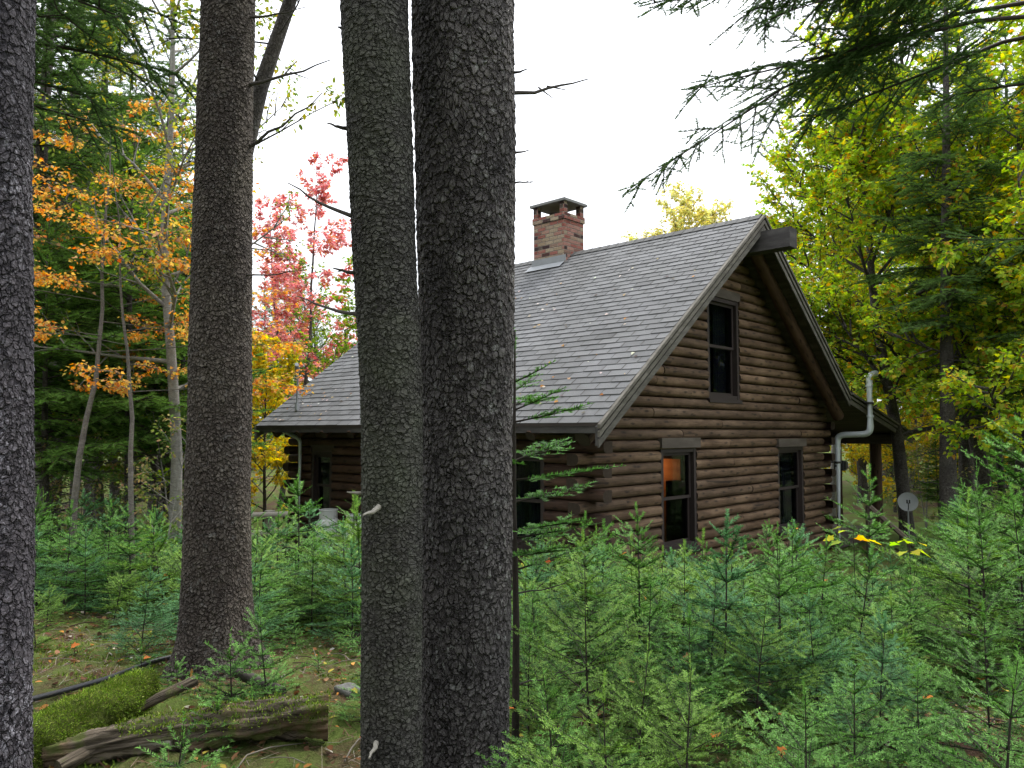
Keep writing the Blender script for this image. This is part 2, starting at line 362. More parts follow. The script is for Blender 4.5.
def mk_ground():
    m, nt = new_mat('forest_floor_soil')
    v = coords(nt, 'Object')
    n1 = noise(nt, v, .9, 5, .6, .3); n2 = noise(nt, v, 14, 6, .7); n3 = noise(nt, v, 70, 5, .7); n4 = noise(nt, v, 2.6, 5, .65)
    lit = mixc(nt, n2, (.045, .026, .018), (.13, .080, .055))
    lit = mixc(nt, ramp(nt, n3, [(.5, (0, 0, 0)), (.75, (1, 1, 1))]), lit, (.22, .15, .11))
    moss = mixc(nt, n3, (.05, .08, .017), (.155, .205, .05))
    f = ramp(nt, math_(nt, 'ADD', math_(nt, 'MULTIPLY', n1, .6), math_(nt, 'MULTIPLY', n4, .4)), [(.41, (0, 0, 0)), (.53, (1, 1, 1))])
    c = mixc(nt, f, lit, moss)
    h = math_(nt, 'ADD', n2, math_(nt, 'MULTIPLY', n3, .6))
    finish(nt, c, .95, .1, bump=h, bstr=1.0, bdist=.03); return m
M['ground'] = mk_ground()
def mk_mosslog():
    m, nt = new_mat('moss_on_log')
    v = coords(nt, 'Object'); n = noise(nt, v, 55, 6, .75); b = noise(nt, v, 5, 4)
    c = mixc(nt, n, (.05, .07, .014), (.17, .22, .05)); c = mixc(nt, ramp(nt, b, [(.3, (.6, .6, .6)), (.7, (1, 1, 1))]), (.05, .05, .02), c)
    finish(nt, c, .95, .05, bump=n, bstr=1, bdist=.03); return m
M['mosslog'] = mk_mosslog()
def mk_rotten():
    m, nt = new_mat('rotten_wood')
    tc = N(nt, 'ShaderNodeTexCoord'); mp = N(nt, 'ShaderNodeMapping'); mp.inputs['Scale'].default_value = (2.5, 45, 1); L(nt, tc.outputs['UV'], mp.inputs['Vector'])
    g = noise(nt, mp.outputs[0], 1.2, 6, .7, .5); v = coords(nt, 'Object'); b = noise(nt, v, 7, 5, .6); f = noise(nt, v, 60, 5)
    c = mixc(nt, ramp(nt, g, [(.36, (0, 0, 0)), (.62, (1, 1, 1))]), (.022, .017, .013), (.20, .165, .125))
    c = mixc(nt, ramp(nt, noise(nt, v, 3.1, 4), [(.5, (0, 0, 0)), (.62, (.8, .8, .8))]), c, mixc(nt, g, (.10, .06, .035), (.34, .24, .15)))
    c = mixc(nt, ramp(nt, b, [(.5, (0, 0, 0)), (.62, (1, 1, 1))]), c, mixc(nt, f, (.06, .075, .02), (.15, .17, .06)))
    finish(nt, c, .9, .1, bump=g, bstr=1, bdist=.02); return m
M['rotten'] = mk_rotten()

# ------------------------------------------------------------------ foliage generators
def needle_template(rng, n_side, n_top, nl, w, lean=.65, flat=.25):
    """rows: frac, along, side, up for 3 verts of every needle"""
    rows = []
    for k in range(2 * n_side + n_top):
        fr = (k // 2 + rng.uniform(0, 1)) / n_side if k < 2 * n_side else rng.uniform(0, 1)
        fr = min(fr, 1.0)
        ln = nl * rng.uniform(.75, 1.1)
        if k < 2 * n_side:
            s = 1 if k % 2 else -1; ph = rng.uniform(-.1, flat * 2)
        else:
            s = rng.choice([-1, 1]); ph = rng.uniform(.6, 2.2)
        al = lean * rng.uniform(.7, 1.3); c = math.cos(min(al, 1.2)); a = math.sin(min(al, 1.2))
        side = s * math.cos(ph) * c * ln; up = math.sin(ph) * c * ln
        rows += [(fr, -w / 2, 0, 0), (fr, w / 2, 0, 0), (fr, a * ln, side, up)]
    return np.array(rows)

class Conifer:
    def __init__(s, seed, step, ratio, tmpl, col, tip, jit=.18, ang=(48, 62), bare=.12, droop=0.0, levels=2, minlen=.05, node_every=1, side_up=.12, skip=.07, wild=.05, low_up=-.08, first_every=1, taper=.5, min0=0.0):
        s.r = random.Random(seed); s.rng = np.random.default_rng(seed)
        s.step, s.ratio, s.ang, s.bare, s.droop, s.levels, s.minlen, s.ne, s.side_up = step, ratio, ang, bare, droop, levels, minlen, node_every, side_up
        s.taper = taper; s.min0 = min0
        s.skip, s.wild, s.low_up, s.fe = skip, wild, low_up, first_every
        s.t = tmpl; s.col, s.tip, s.jit = col, tip, jit
        s.P = []; s.wood = []
    def axis(s, p, d, up, length, level, rad, tone, bend=0.0):
        r = s.r
        n = max(1, int(round(length / s.step))); st = length / n
        pts = [p.copy()]; d = d.normalized()
        for i in range(n):
            wl = s.wild if level else min(s.wild, .045)
            d = (d + Vector((r.gauss(0, wl), r.gauss(0, wl), r.gauss(0, wl * .7) + bend / n - s.droop * st))).normalized()
            side = d.cross(up)
            if side.length < 1e-3: side = Vector((1, 0, 0))
            side.normalize(); u2 = side.cross(d).normalized()
            q = p + d * st
            fr = (i + .5) / n
            if level > 0 or fr > s.bare:
                s.P.append((p, d, u2, st * 1.08, tone + .10 * level + (1 if i == n - 1 else 0) * .50 + r.gauss(0, .16)))
            if level < s.levels and i % (s.fe if level == 0 else s.ne) == 0 and (level > 0 or fr > s.bare):
                rem = length - i * st
                for sg in (-1, 1):
                    if r.random() < s.skip: continue
                    cl = s.ratio * rem * r.uniform(.7, 1.15)
                    if level == 0: cl = max(min(cl, length * .42), s.min0)
                    if cl < s.minlen: continue
                    a = R(r.uniform(*s.ang)) * sg
                    cd = d * math.cos(a) + side * math.sin(a) + u2 * r.uniform(s.low_up, s.side_up)
                    s.axis(p + d * st * r.uniform(.1, .9), cd, u2, cl, level + 1, rad * s.taper, tone + r.gauss(0, .08), 0)
            p = q; pts.append(q.copy())
        if rad > 0: s.wood.append((pts, rad))
    def mesh(s, name, mats, parent, offset=(0, 0, 0)):
        K = len(s.P); rng = s.rng
        O = np.array([p[0] for p in s.P]); D = np.array([p[1] for p in s.P]); U = np.array([p[2] for p in s.P]); Ln = np.array([p[3] for p in s.P]); tn = np.array([p[4] for p in s.P])
        S = np.cross(D, U)
        Vs, Cs = [], []
        which = rng.integers(0, len(s.t), K)
        c0, c1 = np.array(s.col), np.array(s.tip)
        for i, t in enumerate(s.t):
            k = np.nonzero(which == i)[0]
            if not len(k): continue
            al = t[None, :, 0] * Ln[k, None] + t[None, :, 1]
            V = O[k, None, :] + al[..., None] * D[k, None, :] + t[None, :, 2, None] * S[k, None, :] + t[None, :, 3, None] * U[k, None, :]
            c = c0 + np.clip(tn[k], 0, 1)[:, None] * (c1 - c0)
            c = c[:, None, :] * (1 + s.jit * rng.standard_normal((len(k), len(t) // 3, 1)))
            c = np.repeat(np.clip(c, .004, 1), 3, axis=1)
            Vs.append(V.reshape(-1, 3)); Cs.append(c.reshape(-1, 3))
        V = np.concatenate(Vs); C = np.concatenate(Cs)
        tri = np.arange(len(V)).reshape(-1, 3); faces = [tri]; mi = [np.zeros(len(tri), int)]
        b = len(V); WV = []; WQ = []
        for pts, rad in s.wood:
            k = len(pts)
            if k < 2: continue
            idx = sorted(set([0, k // 3, 2 * k // 3, k - 1])) if k > 4 else list(range(k))
            pp = [pts[i] for i in idx]
            rr = [max(rad * (1 - .85 * i / (k - 1)), .0008) for i in idx]
            v, q, _ = tube_arrays(pp, rr, 4 if rad > .006 else 3)
            WV.append(v); WQ.append(q + b); b += len(v)
        if WV:
            V = np.concatenate([V] + WV); C = np.concatenate([C, np.full((sum(len(w) for w in WV), 3), .05)])
            Q = np.concatenate(WQ); faces.append(Q); mi.append(np.ones(len(Q), int))
        return np_mesh(name, V, faces, mats, parent, C, np.concatenate(mi))

T_FIR = [needle_template(np.random.default_rng(i), 10, 3, .0225, .0098, .60, .14) for i in range(5)]
T_SPR = [needle_template(np.random.default_rng(20 + i), 9, 7, .066, .0165, .7, .5) for i in range(5)]
T_NEAR = [needle_template(np.random.default_rng(40 + i), 11, 9, .020, .0048, .6, .6) for i in range(5)]

def stem_mesh(name, pts, rad, n, mat, parent, wob=0.0, rng=None, extra=()):
    V, Q, _ = tube_arrays(pts, rad, n, wob, rng)
    Vs, Qs = [V], [Q]; b = len(V)
    for p2, r2, n2 in extra:
        v, q, _ = tube_arrays(p2, r2, n2); Vs.append(v); Qs.append(q + b); b += len(v)
    return np_mesh(name, np.concatenate(Vs), [np.concatenate(Qs)], mat, parent, smooth=True)

def young_fir(h, seed, wide=.64, low=.08, col=(.018, .060, .010), tip=(.160, .338, .078), name='young_fir', per_m=6.5, tmpl=None):
    """a balsam fir sapling: stem and whorls of flat sprays"""
    r = random.Random(seed)
    root = empty(name)
    ph = r.uniform(0, 6)
    cx = lambda z: .02 * h * math.sin(z / h * 3 + ph)
    cy = lambda z: .02 * h * math.cos(z / h * 2.5 + ph)
    pts = [(cx(z), cy(z), z) for z in np.linspace(-.12, h, 9)]
    rb = .005 + .006 * h
    c = Conifer(seed, .098, .56, tmpl or T_FIR, col, tip, minlen=.07, levels=2 if h > .5 else 1, skip=.10, wild=.03, low_up=-.06, side_up=.07, ang=(44, 56), jit=.22)
    bias = r.uniform(0, 6.28)
    z = low * h; base_az = r.uniform(0, 6)
    while z < h - .06:
        u = z / h
        nb = r.choice([4, 5, 5, 6]) if r.random() < .75 else 3
        Lm = wide * h * (1 - u) ** .8 * (0.75 + .25 * min(1, u / .15)) + .05
        base_az += .7
        for k in range(nb):
            az = base_az + 2 * math.pi * k / nb + r.gauss(0, .22)
            el = R(3 + 38 * u ** 1.8 + r.gauss(0, 6))
            d = Vector((math.cos(az) * math.cos(el), math.sin(az) * math.cos(el), math.sin(el)))
            tone = max(0, r.gauss(.12, .14))
            c.axis(Vector((cx(z), cy(z), z)), d, Vector((0, 0, 1)), Lm * r.uniform(.65, 1.18) * (1 + .22 * math.cos(az - bias)), 0, rb * .35 * (1 - u) + .0025, tone, bend=.16)
        z += (1.0 / per_m) * r.uniform(.8, 1.2) * (1.15 - .35 * u)
    # leader
    c.axis(Vector((cx(h - .08), cy(h - .08), h - .08)), Vector((0, 0, 1)), Vector((1, 0, 0)), .10 + .05 * h, 1, 0, .5)
    stem_mesh('trunk', pts, [rb * (1 - .85 * i / 8) for i in range(9)], 6, M['stem'], root)
    c.mesh('crown', [M['fir'], M['stem']], root)
    root['_h'] = h
    root_pieces[root.name] = c.P
    return root
root_pieces = {}

def big_spruce(h, seed, crown_from=.25, rad=.17, wide=2.6, nb=70, col=(.042, .088, .022), tip=(.120, .200, .055), name='spruce_tree', dead=26, bark='bark_far', step=.17, up=6):
    r = random.Random(seed); rng = np.random.default_rng(seed)
    root = empty(name); ph = r.uniform(0, 6)
    cx = lambda z: .012 * h * math.sin(z / h * 3 + ph) ; cy = lambda z: .012 * h * math.cos(z / h * 2.2 + ph)
    zs = np.linspace(-.3, h, 22)
    rr = [rad * (1 - .93 * max(0, z) / h) * (1 + .35 * math.exp(-max(0, z) / .35)) for z in zs]
    extra = []
    for k in range(dead):
        z = r.uniform(.9, max(1.5, h * (crown_from + .12))); az = r.uniform(0, 6.28); l = r.uniform(.5, 1.7)
        p = Vector((cx(z), cy(z), z)); d = Vector((math.cos(az), math.sin(az), r.uniform(-.25, .2)))
        pp = [p]; q = p.copy()
        for i in range(4):
            d = (d + Vector((r.gauss(0, .12), r.gauss(0, .12), r.gauss(-.05, .08)))).normalized(); q = q + d * l / 4; pp.append(q.copy())
        extra.append((pp, [.013, .010, .008, .005, .003], 4))
        if r.random() < .6:
            e = (d + Vector((r.gauss(0, .6), r.gauss(0, .6), r.gauss(0, .3)))).normalized()
            extra.append(([pp[2], pp[2] + e * l * .3, pp[2] + e * l * .55 + Vector((0, 0, -.05))], [.006, .004, .002], 3))
    stem_mesh('trunk', [(cx(z), cy(z), z) for z in zs], rr, 12, M[bark], root, .02, rng, extra)
    c = Conifer(seed, step, .54, T_SPR, col, tip, ang=(40, 70), bare=.12, droop=.10, levels=2, minlen=.11, side_up=.05, low_up=-.35, skip=.12, wild=.08)
    for k in range(nb):
        u = (k + r.random()) / nb; z = h * (crown_from + (1 - crown_from) * u) - .1
        Lm = wide * (1 - u) ** .75 * r.uniform(.6, 1.1) * (.65 + .35 * min(1, u / .12)) + .18
        az = k * 2.399 + r.gauss(0, .3); el = R(-8 + 50 * u ** 1.5 + r.gauss(0, 7) + up)
        d = Vector((math.cos(az) * math.cos(el), math.sin(az) * math.cos(el), math.sin(el)))
        c.axis(Vector((cx(z), cy(z), z)), d, Vector((0, 0, 1)), Lm, 0, .010 + .012 * (1 - u), max(0, r.gauss(.2, .2)), bend=.12)
    c.mesh('crown', [M['needle'], M['stem']], root)
    return root

MAPLE = np.array([(0, 0), (.07, .2), (-.02, .42), (.24, .34), (.42, .56), (.55, .26), (.72, .24), (1, 0)])
SMALL = np.array([(0, 0), (.3, .27), (.68, .23), (1, 0)])
def leaf_arrays(P, D, Nn, S, C, outline=MAPLE, fold=.16, rng=None):
    """leaves at P pointing D with normal Nn and length S"""
    o = np.array(list(outline) + [(x, -y) for x, y in outline[-2:0:-1]])
    k = len(o); ctr = np.array([[.38, 0]])
    o = np.concatenate([o, ctr]); zz = np.abs(o[:, 1]) * fold - .10 * o[:, 0] ** 2; 
    D = D / (np.linalg.norm(D, axis=1)[:, None] + 1e-9)
    Sd = np.cross(Nn, D); Sd /= np.linalg.norm(Sd, axis=1)[:, None] + 1e-9
    U = np.cross(D, Sd)
    V = P[:, None, :] + S[:, None, None] * (o[None, :, 0, None] * D[:, None, :] + o[None, :, 1, None] * Sd[:, None, :] + zz[None, :, None] * U[:, None, :])
    n = len(P); base = (np.arange(n) * (k + 1))[:, None]
    tris = np.array([(i, (i + 1) % k, k) for i in range(k)])
    T = (base[:, :, None] + tris[None]).reshape(-1, 3)
    return V.reshape(-1, 3), T, np.repeat(C, k + 1, axis=0)

def pick(pal, n, rng, jit=.16):
    w = np.array([p[0] for p in pal], float); w /= w.sum()
    c = np.array([p[1] for p in pal])[rng.choice(len(pal), n, p=w)]
    return np.clip(c * (1 + jit * rng.standard_normal((n, 1))) * (1 + .06 * rng.standard_normal((n, 3))), .004, .9)

def broadleaf(h, seed, pal, name='maple_tree', rad=.12, crown_from=.35, spread=3.0, limbs=16, leaf=.11, dens=1.0, bark='bark_far', outline=MAPLE, lean=(0, 0), flat=.0, given=None, trunk_n=10, limb_r=.38):
    r = random.Random(seed); rng = np.random.default_rng(seed)
    root = empty(name)
    path = []; n = 14; q = Vector((0, 0, -.25)); path.append(q.copy()); d = Vector((lean[0], lean[1], 1)).normalized()
    for i in range(n):
        d = (d + Vector((r.gauss(0, .05), r.gauss(0, .05), .03))).normalized(); q = q + d * ((h * .96 + .25) / n); path.append(q.copy())
    if given: path = [Vector(p) for p in given]
    rr = [rad * (1 - .9 * i / n) * (1.25 if i == 0 else 1) for i in range(n + 1)]
    wood = []; LP, LD = [], []
    def twig(p, d, length, rad, lev):
        st = .16 if lev < 2 else .09
        k = max(2, int(length / st)); pts = [p.copy()]; dd = d.normalized()
        for i in range(k):
            dd = (dd + Vector((r.gauss(0, .10), r.gauss(0, .10), r.gauss(.015, .07) - flat * dd.z * .4))).normalized()
            p = p + dd * (length / k); pts.append(p.copy())
            fr = (i + 1) / k
            if lev < 2 and fr > .25:
                nch = 1 if lev == 0 else (1 if r.random() < .75 else 2)
                for _ in range(nch):
                    a = r.uniform(.5, 1.05); az = r.uniform(0, 6.28)
                    s1 = dd.orthogonal().normalized(); s2 = dd.cross(s1)
                    v = s1 * math.cos(az) + s2 * math.sin(az); v.z *= (1 - flat)
                    twig(p, dd * math.cos(a) + v * math.sin(a), length * r.uniform(.25, .48) * (1.15 - .5 * fr), rad * .5, lev + 1)
            if lev >= 1 and fr > .2:
                m = 2 if lev == 1 else 3
                m = max(0, int(m * dens + r.random()))
                for _ in range(m):
                    v = Vector((r.gauss(0, 1), r.gauss(0, 1), r.gauss(-.15, .5))).normalized()
                    LP.append(p + v * r.uniform(.01, .09)); LD.append(v + dd * .5 + Vector((0, 0, -.35)))
        wood.append((pts, rad))
    for k in range(limbs):
        u = (k + r.random()) / limbs; z = crown_from + (1 - crown_from) * u * .97
        i = min(n - 1, int(z * n)); p = path[i].lerp(path[i + 1], z * n - i)
        az = k * 2.399 + r.gauss(0, .4)
        el = R((15 + 50 * u + r.gauss(0, 10)) * (1 - flat * .85))
        d = Vector((math.cos(az) * math.cos(el), math.sin(az) * math.cos(el), math.sin(el)))
        ln = spread * (1 - .62 * u ** 1.3) * r.uniform(.65, 1.1) * (.75 + .25 * min(1, u / .2))
        twig(p, d, ln, max(.006, rad * limb_r * (1 - .6 * u)), 0)
    extra = []; fine = []
    for pts, ra in wood:
        k = len(pts); idx = sorted(set([0, k // 3, 2 * k // 3, k - 1]))
        extra.append(([pts[i] for i in idx], [max(ra * (1 - .8 * i / (k - 1)), .0015) for i in idx], 5 if ra > .02 else 3))
    stem_mesh('trunk', path, rr, trunk_n, M[bark], root, .015, rng, extra)
    P = np.array(LP); D = np.array(LD); n = len(P)
    Nn = np.stack([rng.normal(0, .5, n), rng.normal(0, .5, n), np.full(n, 1.0)], -1)
    V, T, C = leaf_arrays(P, D, Nn, leaf * rng.uniform(.6, 1.15, n), pick(pal, n, rng), outline)
    np_mesh('crown', V, [T], M['leaf'], root, C)
    return root

# ------------------------------------------------------------------ foreground trunks
def spline(ctrl, n):
    """ctrl rows: t, values... smooth interpolation"""
    c = np.array(ctrl, float); t = np.linspace(c[0, 0], c[-1, 0], n); out = [t]
    for j in range(1, c.shape[1]):
        m = np.gradient(c[:, j], c[:, 0])
        i = np.clip(np.searchsorted(c[:, 0], t) - 1, 0, len(c) - 2)
        hh = c[i + 1, 0] - c[i, 0]; s = (t - c[i, 0]) / hh
        out.append((2 * s**3 - 3 * s**2 + 1) * c[i, j] + (s**3 - 2 * s**2 + s) * hh * m[i] + (-2 * s**3 + 3 * s**2) * c[i + 1, j] + (s**3 - s**2) * hh * m[i + 1])
    return np.stack(out, -1)

def near_trunk(root, ctrl, mat, ring=.0065, seg=.0065, flare=0.0, lobes=5, seed=0, top=None, zbreak=None):
    """ctrl rows: z, x, y, radius (root-local).  Dense so that the bark relief is real."""
    rng = np.random.default_rng(seed)
    z0, z1 = ctrl[0][0], ctrl[-1][0]
    zb = zbreak or z1
    n1 = int((zb - z0) / ring); n2 = int((z1 - zb) / .05)
    base = spline(ctrl, 400)
    zz = np.concatenate([np.linspace(z0, zb, n1, endpoint=False), np.linspace(zb, z1, max(2, n2))])
    X = np.interp(zz, base[:, 0], base[:, 1]); Y = np.interp(zz, base[:, 0], base[:, 2]); Rr = np.interp(zz, base[:, 0], base[:, 3])
    ns = int(2 * math.pi * Rr.max() / seg)
    a = np.arange(ns) / ns * 2 * np.pi
    ph = rng.uniform(0, 6, 8)
    A, Z = np.meshgrid(a, zz)
    rr = Rr[:, None] * (1 + .018 * np.sin(2 * A + 1.2 * Z + ph[0]) + .012 * np.sin(3 * A - 2.1 * Z + ph[1]) + .010 * np.sin(5 * A + 4.3 * Z + ph[2]) + .008 * np.sin(7.0 * Z + A + ph[3]))
    if flare:
        g = np.exp(-np.clip(Z, 0, None) / .17)
        rr = rr * (1 + flare * g * (.75 + .45 * np.sin(lobes * A + ph[4]) + .25 * np.sin(2 * A + ph[5])))
    V = np.stack([X[:, None] + rr * np.cos(A), Y[:, None] + rr * np.sin(A), Z], -1).reshape(-1, 3)
    k = len(zz); i = np.arange(k - 1)[:, None] * ns; j = np.arange(ns)[None]; j2 = (j + 1) % ns
    Q = np.stack([i + j, i + j2, i + ns + j2, i + ns + j], -1).reshape(-1, 4)
    return np_mesh('trunk', V, [Q], mat, root, smooth=True)

def dead_branch(root, p, q, r0, mat='twig', sag=.03, forks=2, seed=0, name='dead_branch'):
    """p, q root-local points"""
    r = random.Random(seed); p, q = Vector(p), Vector(q); d = q - p; ln = d.length
    pts = []
    for i in range(7):
        t = i / 6; w = p.lerp(q, t) + Vector((r.gauss(0, .012) * ln, r.gauss(0, .012) * ln, -sag * math.sin(t * 3.1) * ln + r.gauss(0, .01) * ln)) * (1 if 0 < i < 6 else 0)
        pts.append(w)
    mb = MB(); mb.tube(pts, [r0 * (1 - .75 * i / 6) for i in range(7)], 7)
    for k in range(forks):
        t = r.uniform(.35, .85); b = p.lerp(q, t); e = (d.normalized() + Vector((r.gauss(0, .6), r.gauss(0, .6), r.gauss(.1, .6)))).normalized()
        mb.tube([b, b + e * ln * .13, b + e * ln * .24], [r0 * .4, r0 * .3, r0 * .15], 5)
    return mb.build(name, M[mat], root)

def ray(px, py, d):
    """point at horizontal distance d seen at a picture position, used to measure the photograph into metres"""
    p = math.atan((431 - 384) / F)
    cx, cy = (px - 512) / F, (384 - py) / F
    v = Vector((cx, math.cos(p) - cy * math.sin(p), math.sin(p) + cy * math.cos(p)))
    v *= d / v.y
    return Vector((v.x, v.y, v.z + CZ))

def crown_top(root, x, y, z0, z1, seed, wide=2.6, nb=40):
    r = random.Random(seed)
    c = Conifer(seed, .2, .5, T_SPR, (.022, .050, .022), (.055, .10, .04), ang=(45, 65), bare=.2, droop=.10, minlen=.12, side_up=-.05)
    for k in range(nb):
        u = (k + r.random()) / nb; z = z0 + (z1 - z0) * u
        az = k * 2.399; el = R(-5 + 45 * u)
        c.axis(Vector((x, y, z)), Vector((math.cos(az) * math.cos(el), math.sin(az) * math.cos(el), math.sin(el))), Vector((0, 0, 1)), wide * (1 - u) ** .8 * r.uniform(.6, 1.1) + .2, 0, .02, .2, bend=.1)
    c.mesh('crown', [M['needle'], M['stem']], root)

def trunk_ctrl(rows, z_under, extra_top):
    """rows: (picture y, centre x, width, distance) -> z, x, y, radius"""
    out = []
    for py, px, w, d in rows:
        p = ray(px, py, d); out.append((p.z, p.x, p.y, w / 2 / F * d * 1.0))
    out.sort()
    z, x, y, r_ = out[0]; out = [(z_under, x + (x - out[1][1]) * .25, y, r_ * 1.04)] + out
    z, x, y, r_ = out[-1]; zb = z + .5
    out.append((zb + .2, x + (x - out[-2][1]) * .4, y, r_))
    for k in range(1, 4): out.append((z + .7 + (extra_top - z - .7) * k / 3, out[-1][1], out[-1][2], r_ * (1 - .3 * k)))
    return out, zb

def fore_tree(name, rows, mat, label, seed, top=13, flare=0.0, crown=(6.5, 13), cw=2.4, brs=()):
    d0 = rows[0][3]; p0 = ray(rows[0][1], rows[0][0], d0)
    gx, gy = p0.x, p0.y; zg = gz(gx, gy)
    root = empty(name, (gx, gy, zg)); tag(root, label, 'tree')
    ctrl, zb = trunk_ctrl(rows, zg - .15, top)
    ctrl = [(z - zg, x - gx, y - gy, r_) for z, x, y, r_ in ctrl]
    near_trunk(root, ctrl, M[mat], flare=flare, seed=seed, zbreak=zb - zg)
    for i, b in enumerate(brs):
        (x0, y0, dd0), (x1, y1, dd1), r0 = b[:3]
        m = b[3] if len(b) > 3 else 'twig'
        dead_branch(root, ray(x0, y0, dd0) - root.location, ray(x1, y1, dd1) - root.location, r0, m, seed=seed * 31 + i, forks=b[4] if len(b) > 4 else 2)
    if crown: crown_top(root, ctrl[-2][1], ctrl[-2][2], crown[0], crown[1], seed, cw)
    return root

fore_tree('spruce_tree', [(768, 464, 85, 3.55), (600, 465, 87, 3.5), (400, 467, 91, 3.42), (200, 466, 100, 3.28), (0, 463, 106, 3.15)], 'bark_big',
          'thickest dark spruce trunk in the middle, right one of the touching pair', 11, brs=[
    ((505, 93, 3.2), (588, 79, 3.3), .010), ((505, 74, 3.2), (527, 69, 3.1), .009, 'twig', 0), ((505, 153, 3.25), (529, 150, 3.2), .008, 'twig', 0), ((505, 182, 3.25), (534, 181, 3.2), .006, 'twig', 1)])
fore_tree('spruce_tree', [(768, 392, 58, 3.2), (600, 392, 58, 3.15), (400, 391, 61, 3.08), (200, 382, 65, 2.98), (0, 375, 69, 2.88)], 'bark_thin',
          'slender mossy grey trunk touching the left side of the thickest spruce trunk', 12, top=11, cw=1.8, brs=[
    ((352, 216, 2.99), (288, 183, 3.1), .009, 'twig', 0), ((350, 129, 2.95), (327, 123, 2.85), .010, 'twig', 0), ((362, 314, 3.03), (297, 296, 3.2), .009, 'twig', 1),
    ((362, 274, 3.03), (333, 268, 3.0), .011, 'twig', 1), ((380, 506, 3.02), (363, 515, 2.85), .013, 'pale_twig', 0), ((366, 493, 3.1), (347, 492, 3.05), .010, 'pale_twig', 0),
    ((377, 742, 3.09), (369, 758, 2.98), .012, 'pale_twig', 0), ((348, 30, 2.9), (338, 27, 2.85), .012, 'twig', 0)])
fore_tree('spruce_tree', [(655, 217, 66, 5.38), (600, 217, 64, 5.38), (512, 218, 61, 5.38), (256, 222, 57, 5.4), (0, 228, 53, 5.45)], 'bark_brown',
          'straight brown spruce trunk with flared roots beside the mossy fallen log', 13, flare=.5, top=16, crown=(7.5, 16), cw=2.8, brs=[
    ((248, 148, 5.4), (322, 93, 5.1), .013, 'twig', 0), ((248, 85, 5.4), (330, 60, 5.3), .014), ((250, 17, 5.4), (306, 7, 5.3), .010), ((244, 275, 5.35), (312, 268, 5.2), .007)])
fore_tree('spruce_tree', [(768, -27, 96, 2.6), (512, -25, 96, 2.6), (256, -24, 97, 2.58), (0, -21, 98, 2.55)], 'bark_left',
          'nearest dark trunk with pale lichen at the left edge', 14, top=12, crown=(6, 12), cw=2.2)

# leaning grey birch rising behind the brown trunk
lp = ray(216, 600, 6.3)
PAL_BIRCH = [(4, (.17, .23, .05)), (3, (.26, .28, .06)), (2, (.32, .26, .045)), (1, (.09, .14, .03))]
PAL_MAPLE = [(6, (.28, .39, .06)), (4, (.44, .52, .07)), (2, (.60, .52, .07)), (1, (.46, .26, .06)), (2, (.17, .30, .05))]
PAL_ORANGE = [(5, (.58, .27, .08)), (4, (.62, .38, .13)), (1, (.50, .15, .05)), (2, (.52, .42, .12)), (1, (.40, .24, .14))]
PAL_RED = [(5, (.58, .22, .22)), (4, (.60, .32, .31)), (2, (.60, .28, .14)), (1, (.50, .14, .14))]
PAL_YELLOW = [(5, (.60, .46, .07)), (3, (.52, .44, .07)), (1, (.58, .32, .06)), (3, (.32, .36, .06))]
PAL_LIME = [(5, (.17, .26, .04)), (3, (.24, .32, .05)), (2, (.12, .20, .04)), (1, (.38, .36, .06))]
PAL_PALEY = [(5, (.56, .52, .20)), (3, (.60, .52, .16)), (2, (.42, .45, .20))]
def place(root, px, d, label, cat='tree', group=None, rz=0.0, sc=1.0, dz=0.0):
    x, y = at(px, d); root.location = (x, y, gz(x, y) - .03 + dz); root.rotation_euler = (0, 0, rz); root.scale = (sc, sc, sc)
    tag(root, label, cat, group); return root
def copyto(proto, px, d, label, group=None, rz=0.0, sc=1.0, dz=0.0):
    x, y = at(px, d); c = copy_tree(proto, (x, y, gz(x, y) - .03 + dz), rz, sc)
    for k in ('label', 'category', 'group'):
        if k in c: del c[k]
    return tag(c, label, 'tree', group)

bx0, by0 = at(219, 6.3); bz0 = gz(bx0, by0)
cpts = spline([(-.25, 0, 0), (1.0, .02, 0), (2.6, .03, 0), (3.4, .07, .02), (4.4, .21, .05), (5.1, .40, .1), (7.0, .95, .1), (9.5, 1.5, .2)], 15)
b = broadleaf(9.5, 71, PAL_BIRCH, 'birch_tree', .115, .44, 1.5, 26, .052, 2.0, 'bark_far', SMALL, limb_r=.10, given=[(q[1], q[2], q[0]) for q in cpts])
place(b, 219, 6.3, 'leaning grey birch with sparse small leaves rising behind the brown trunk')

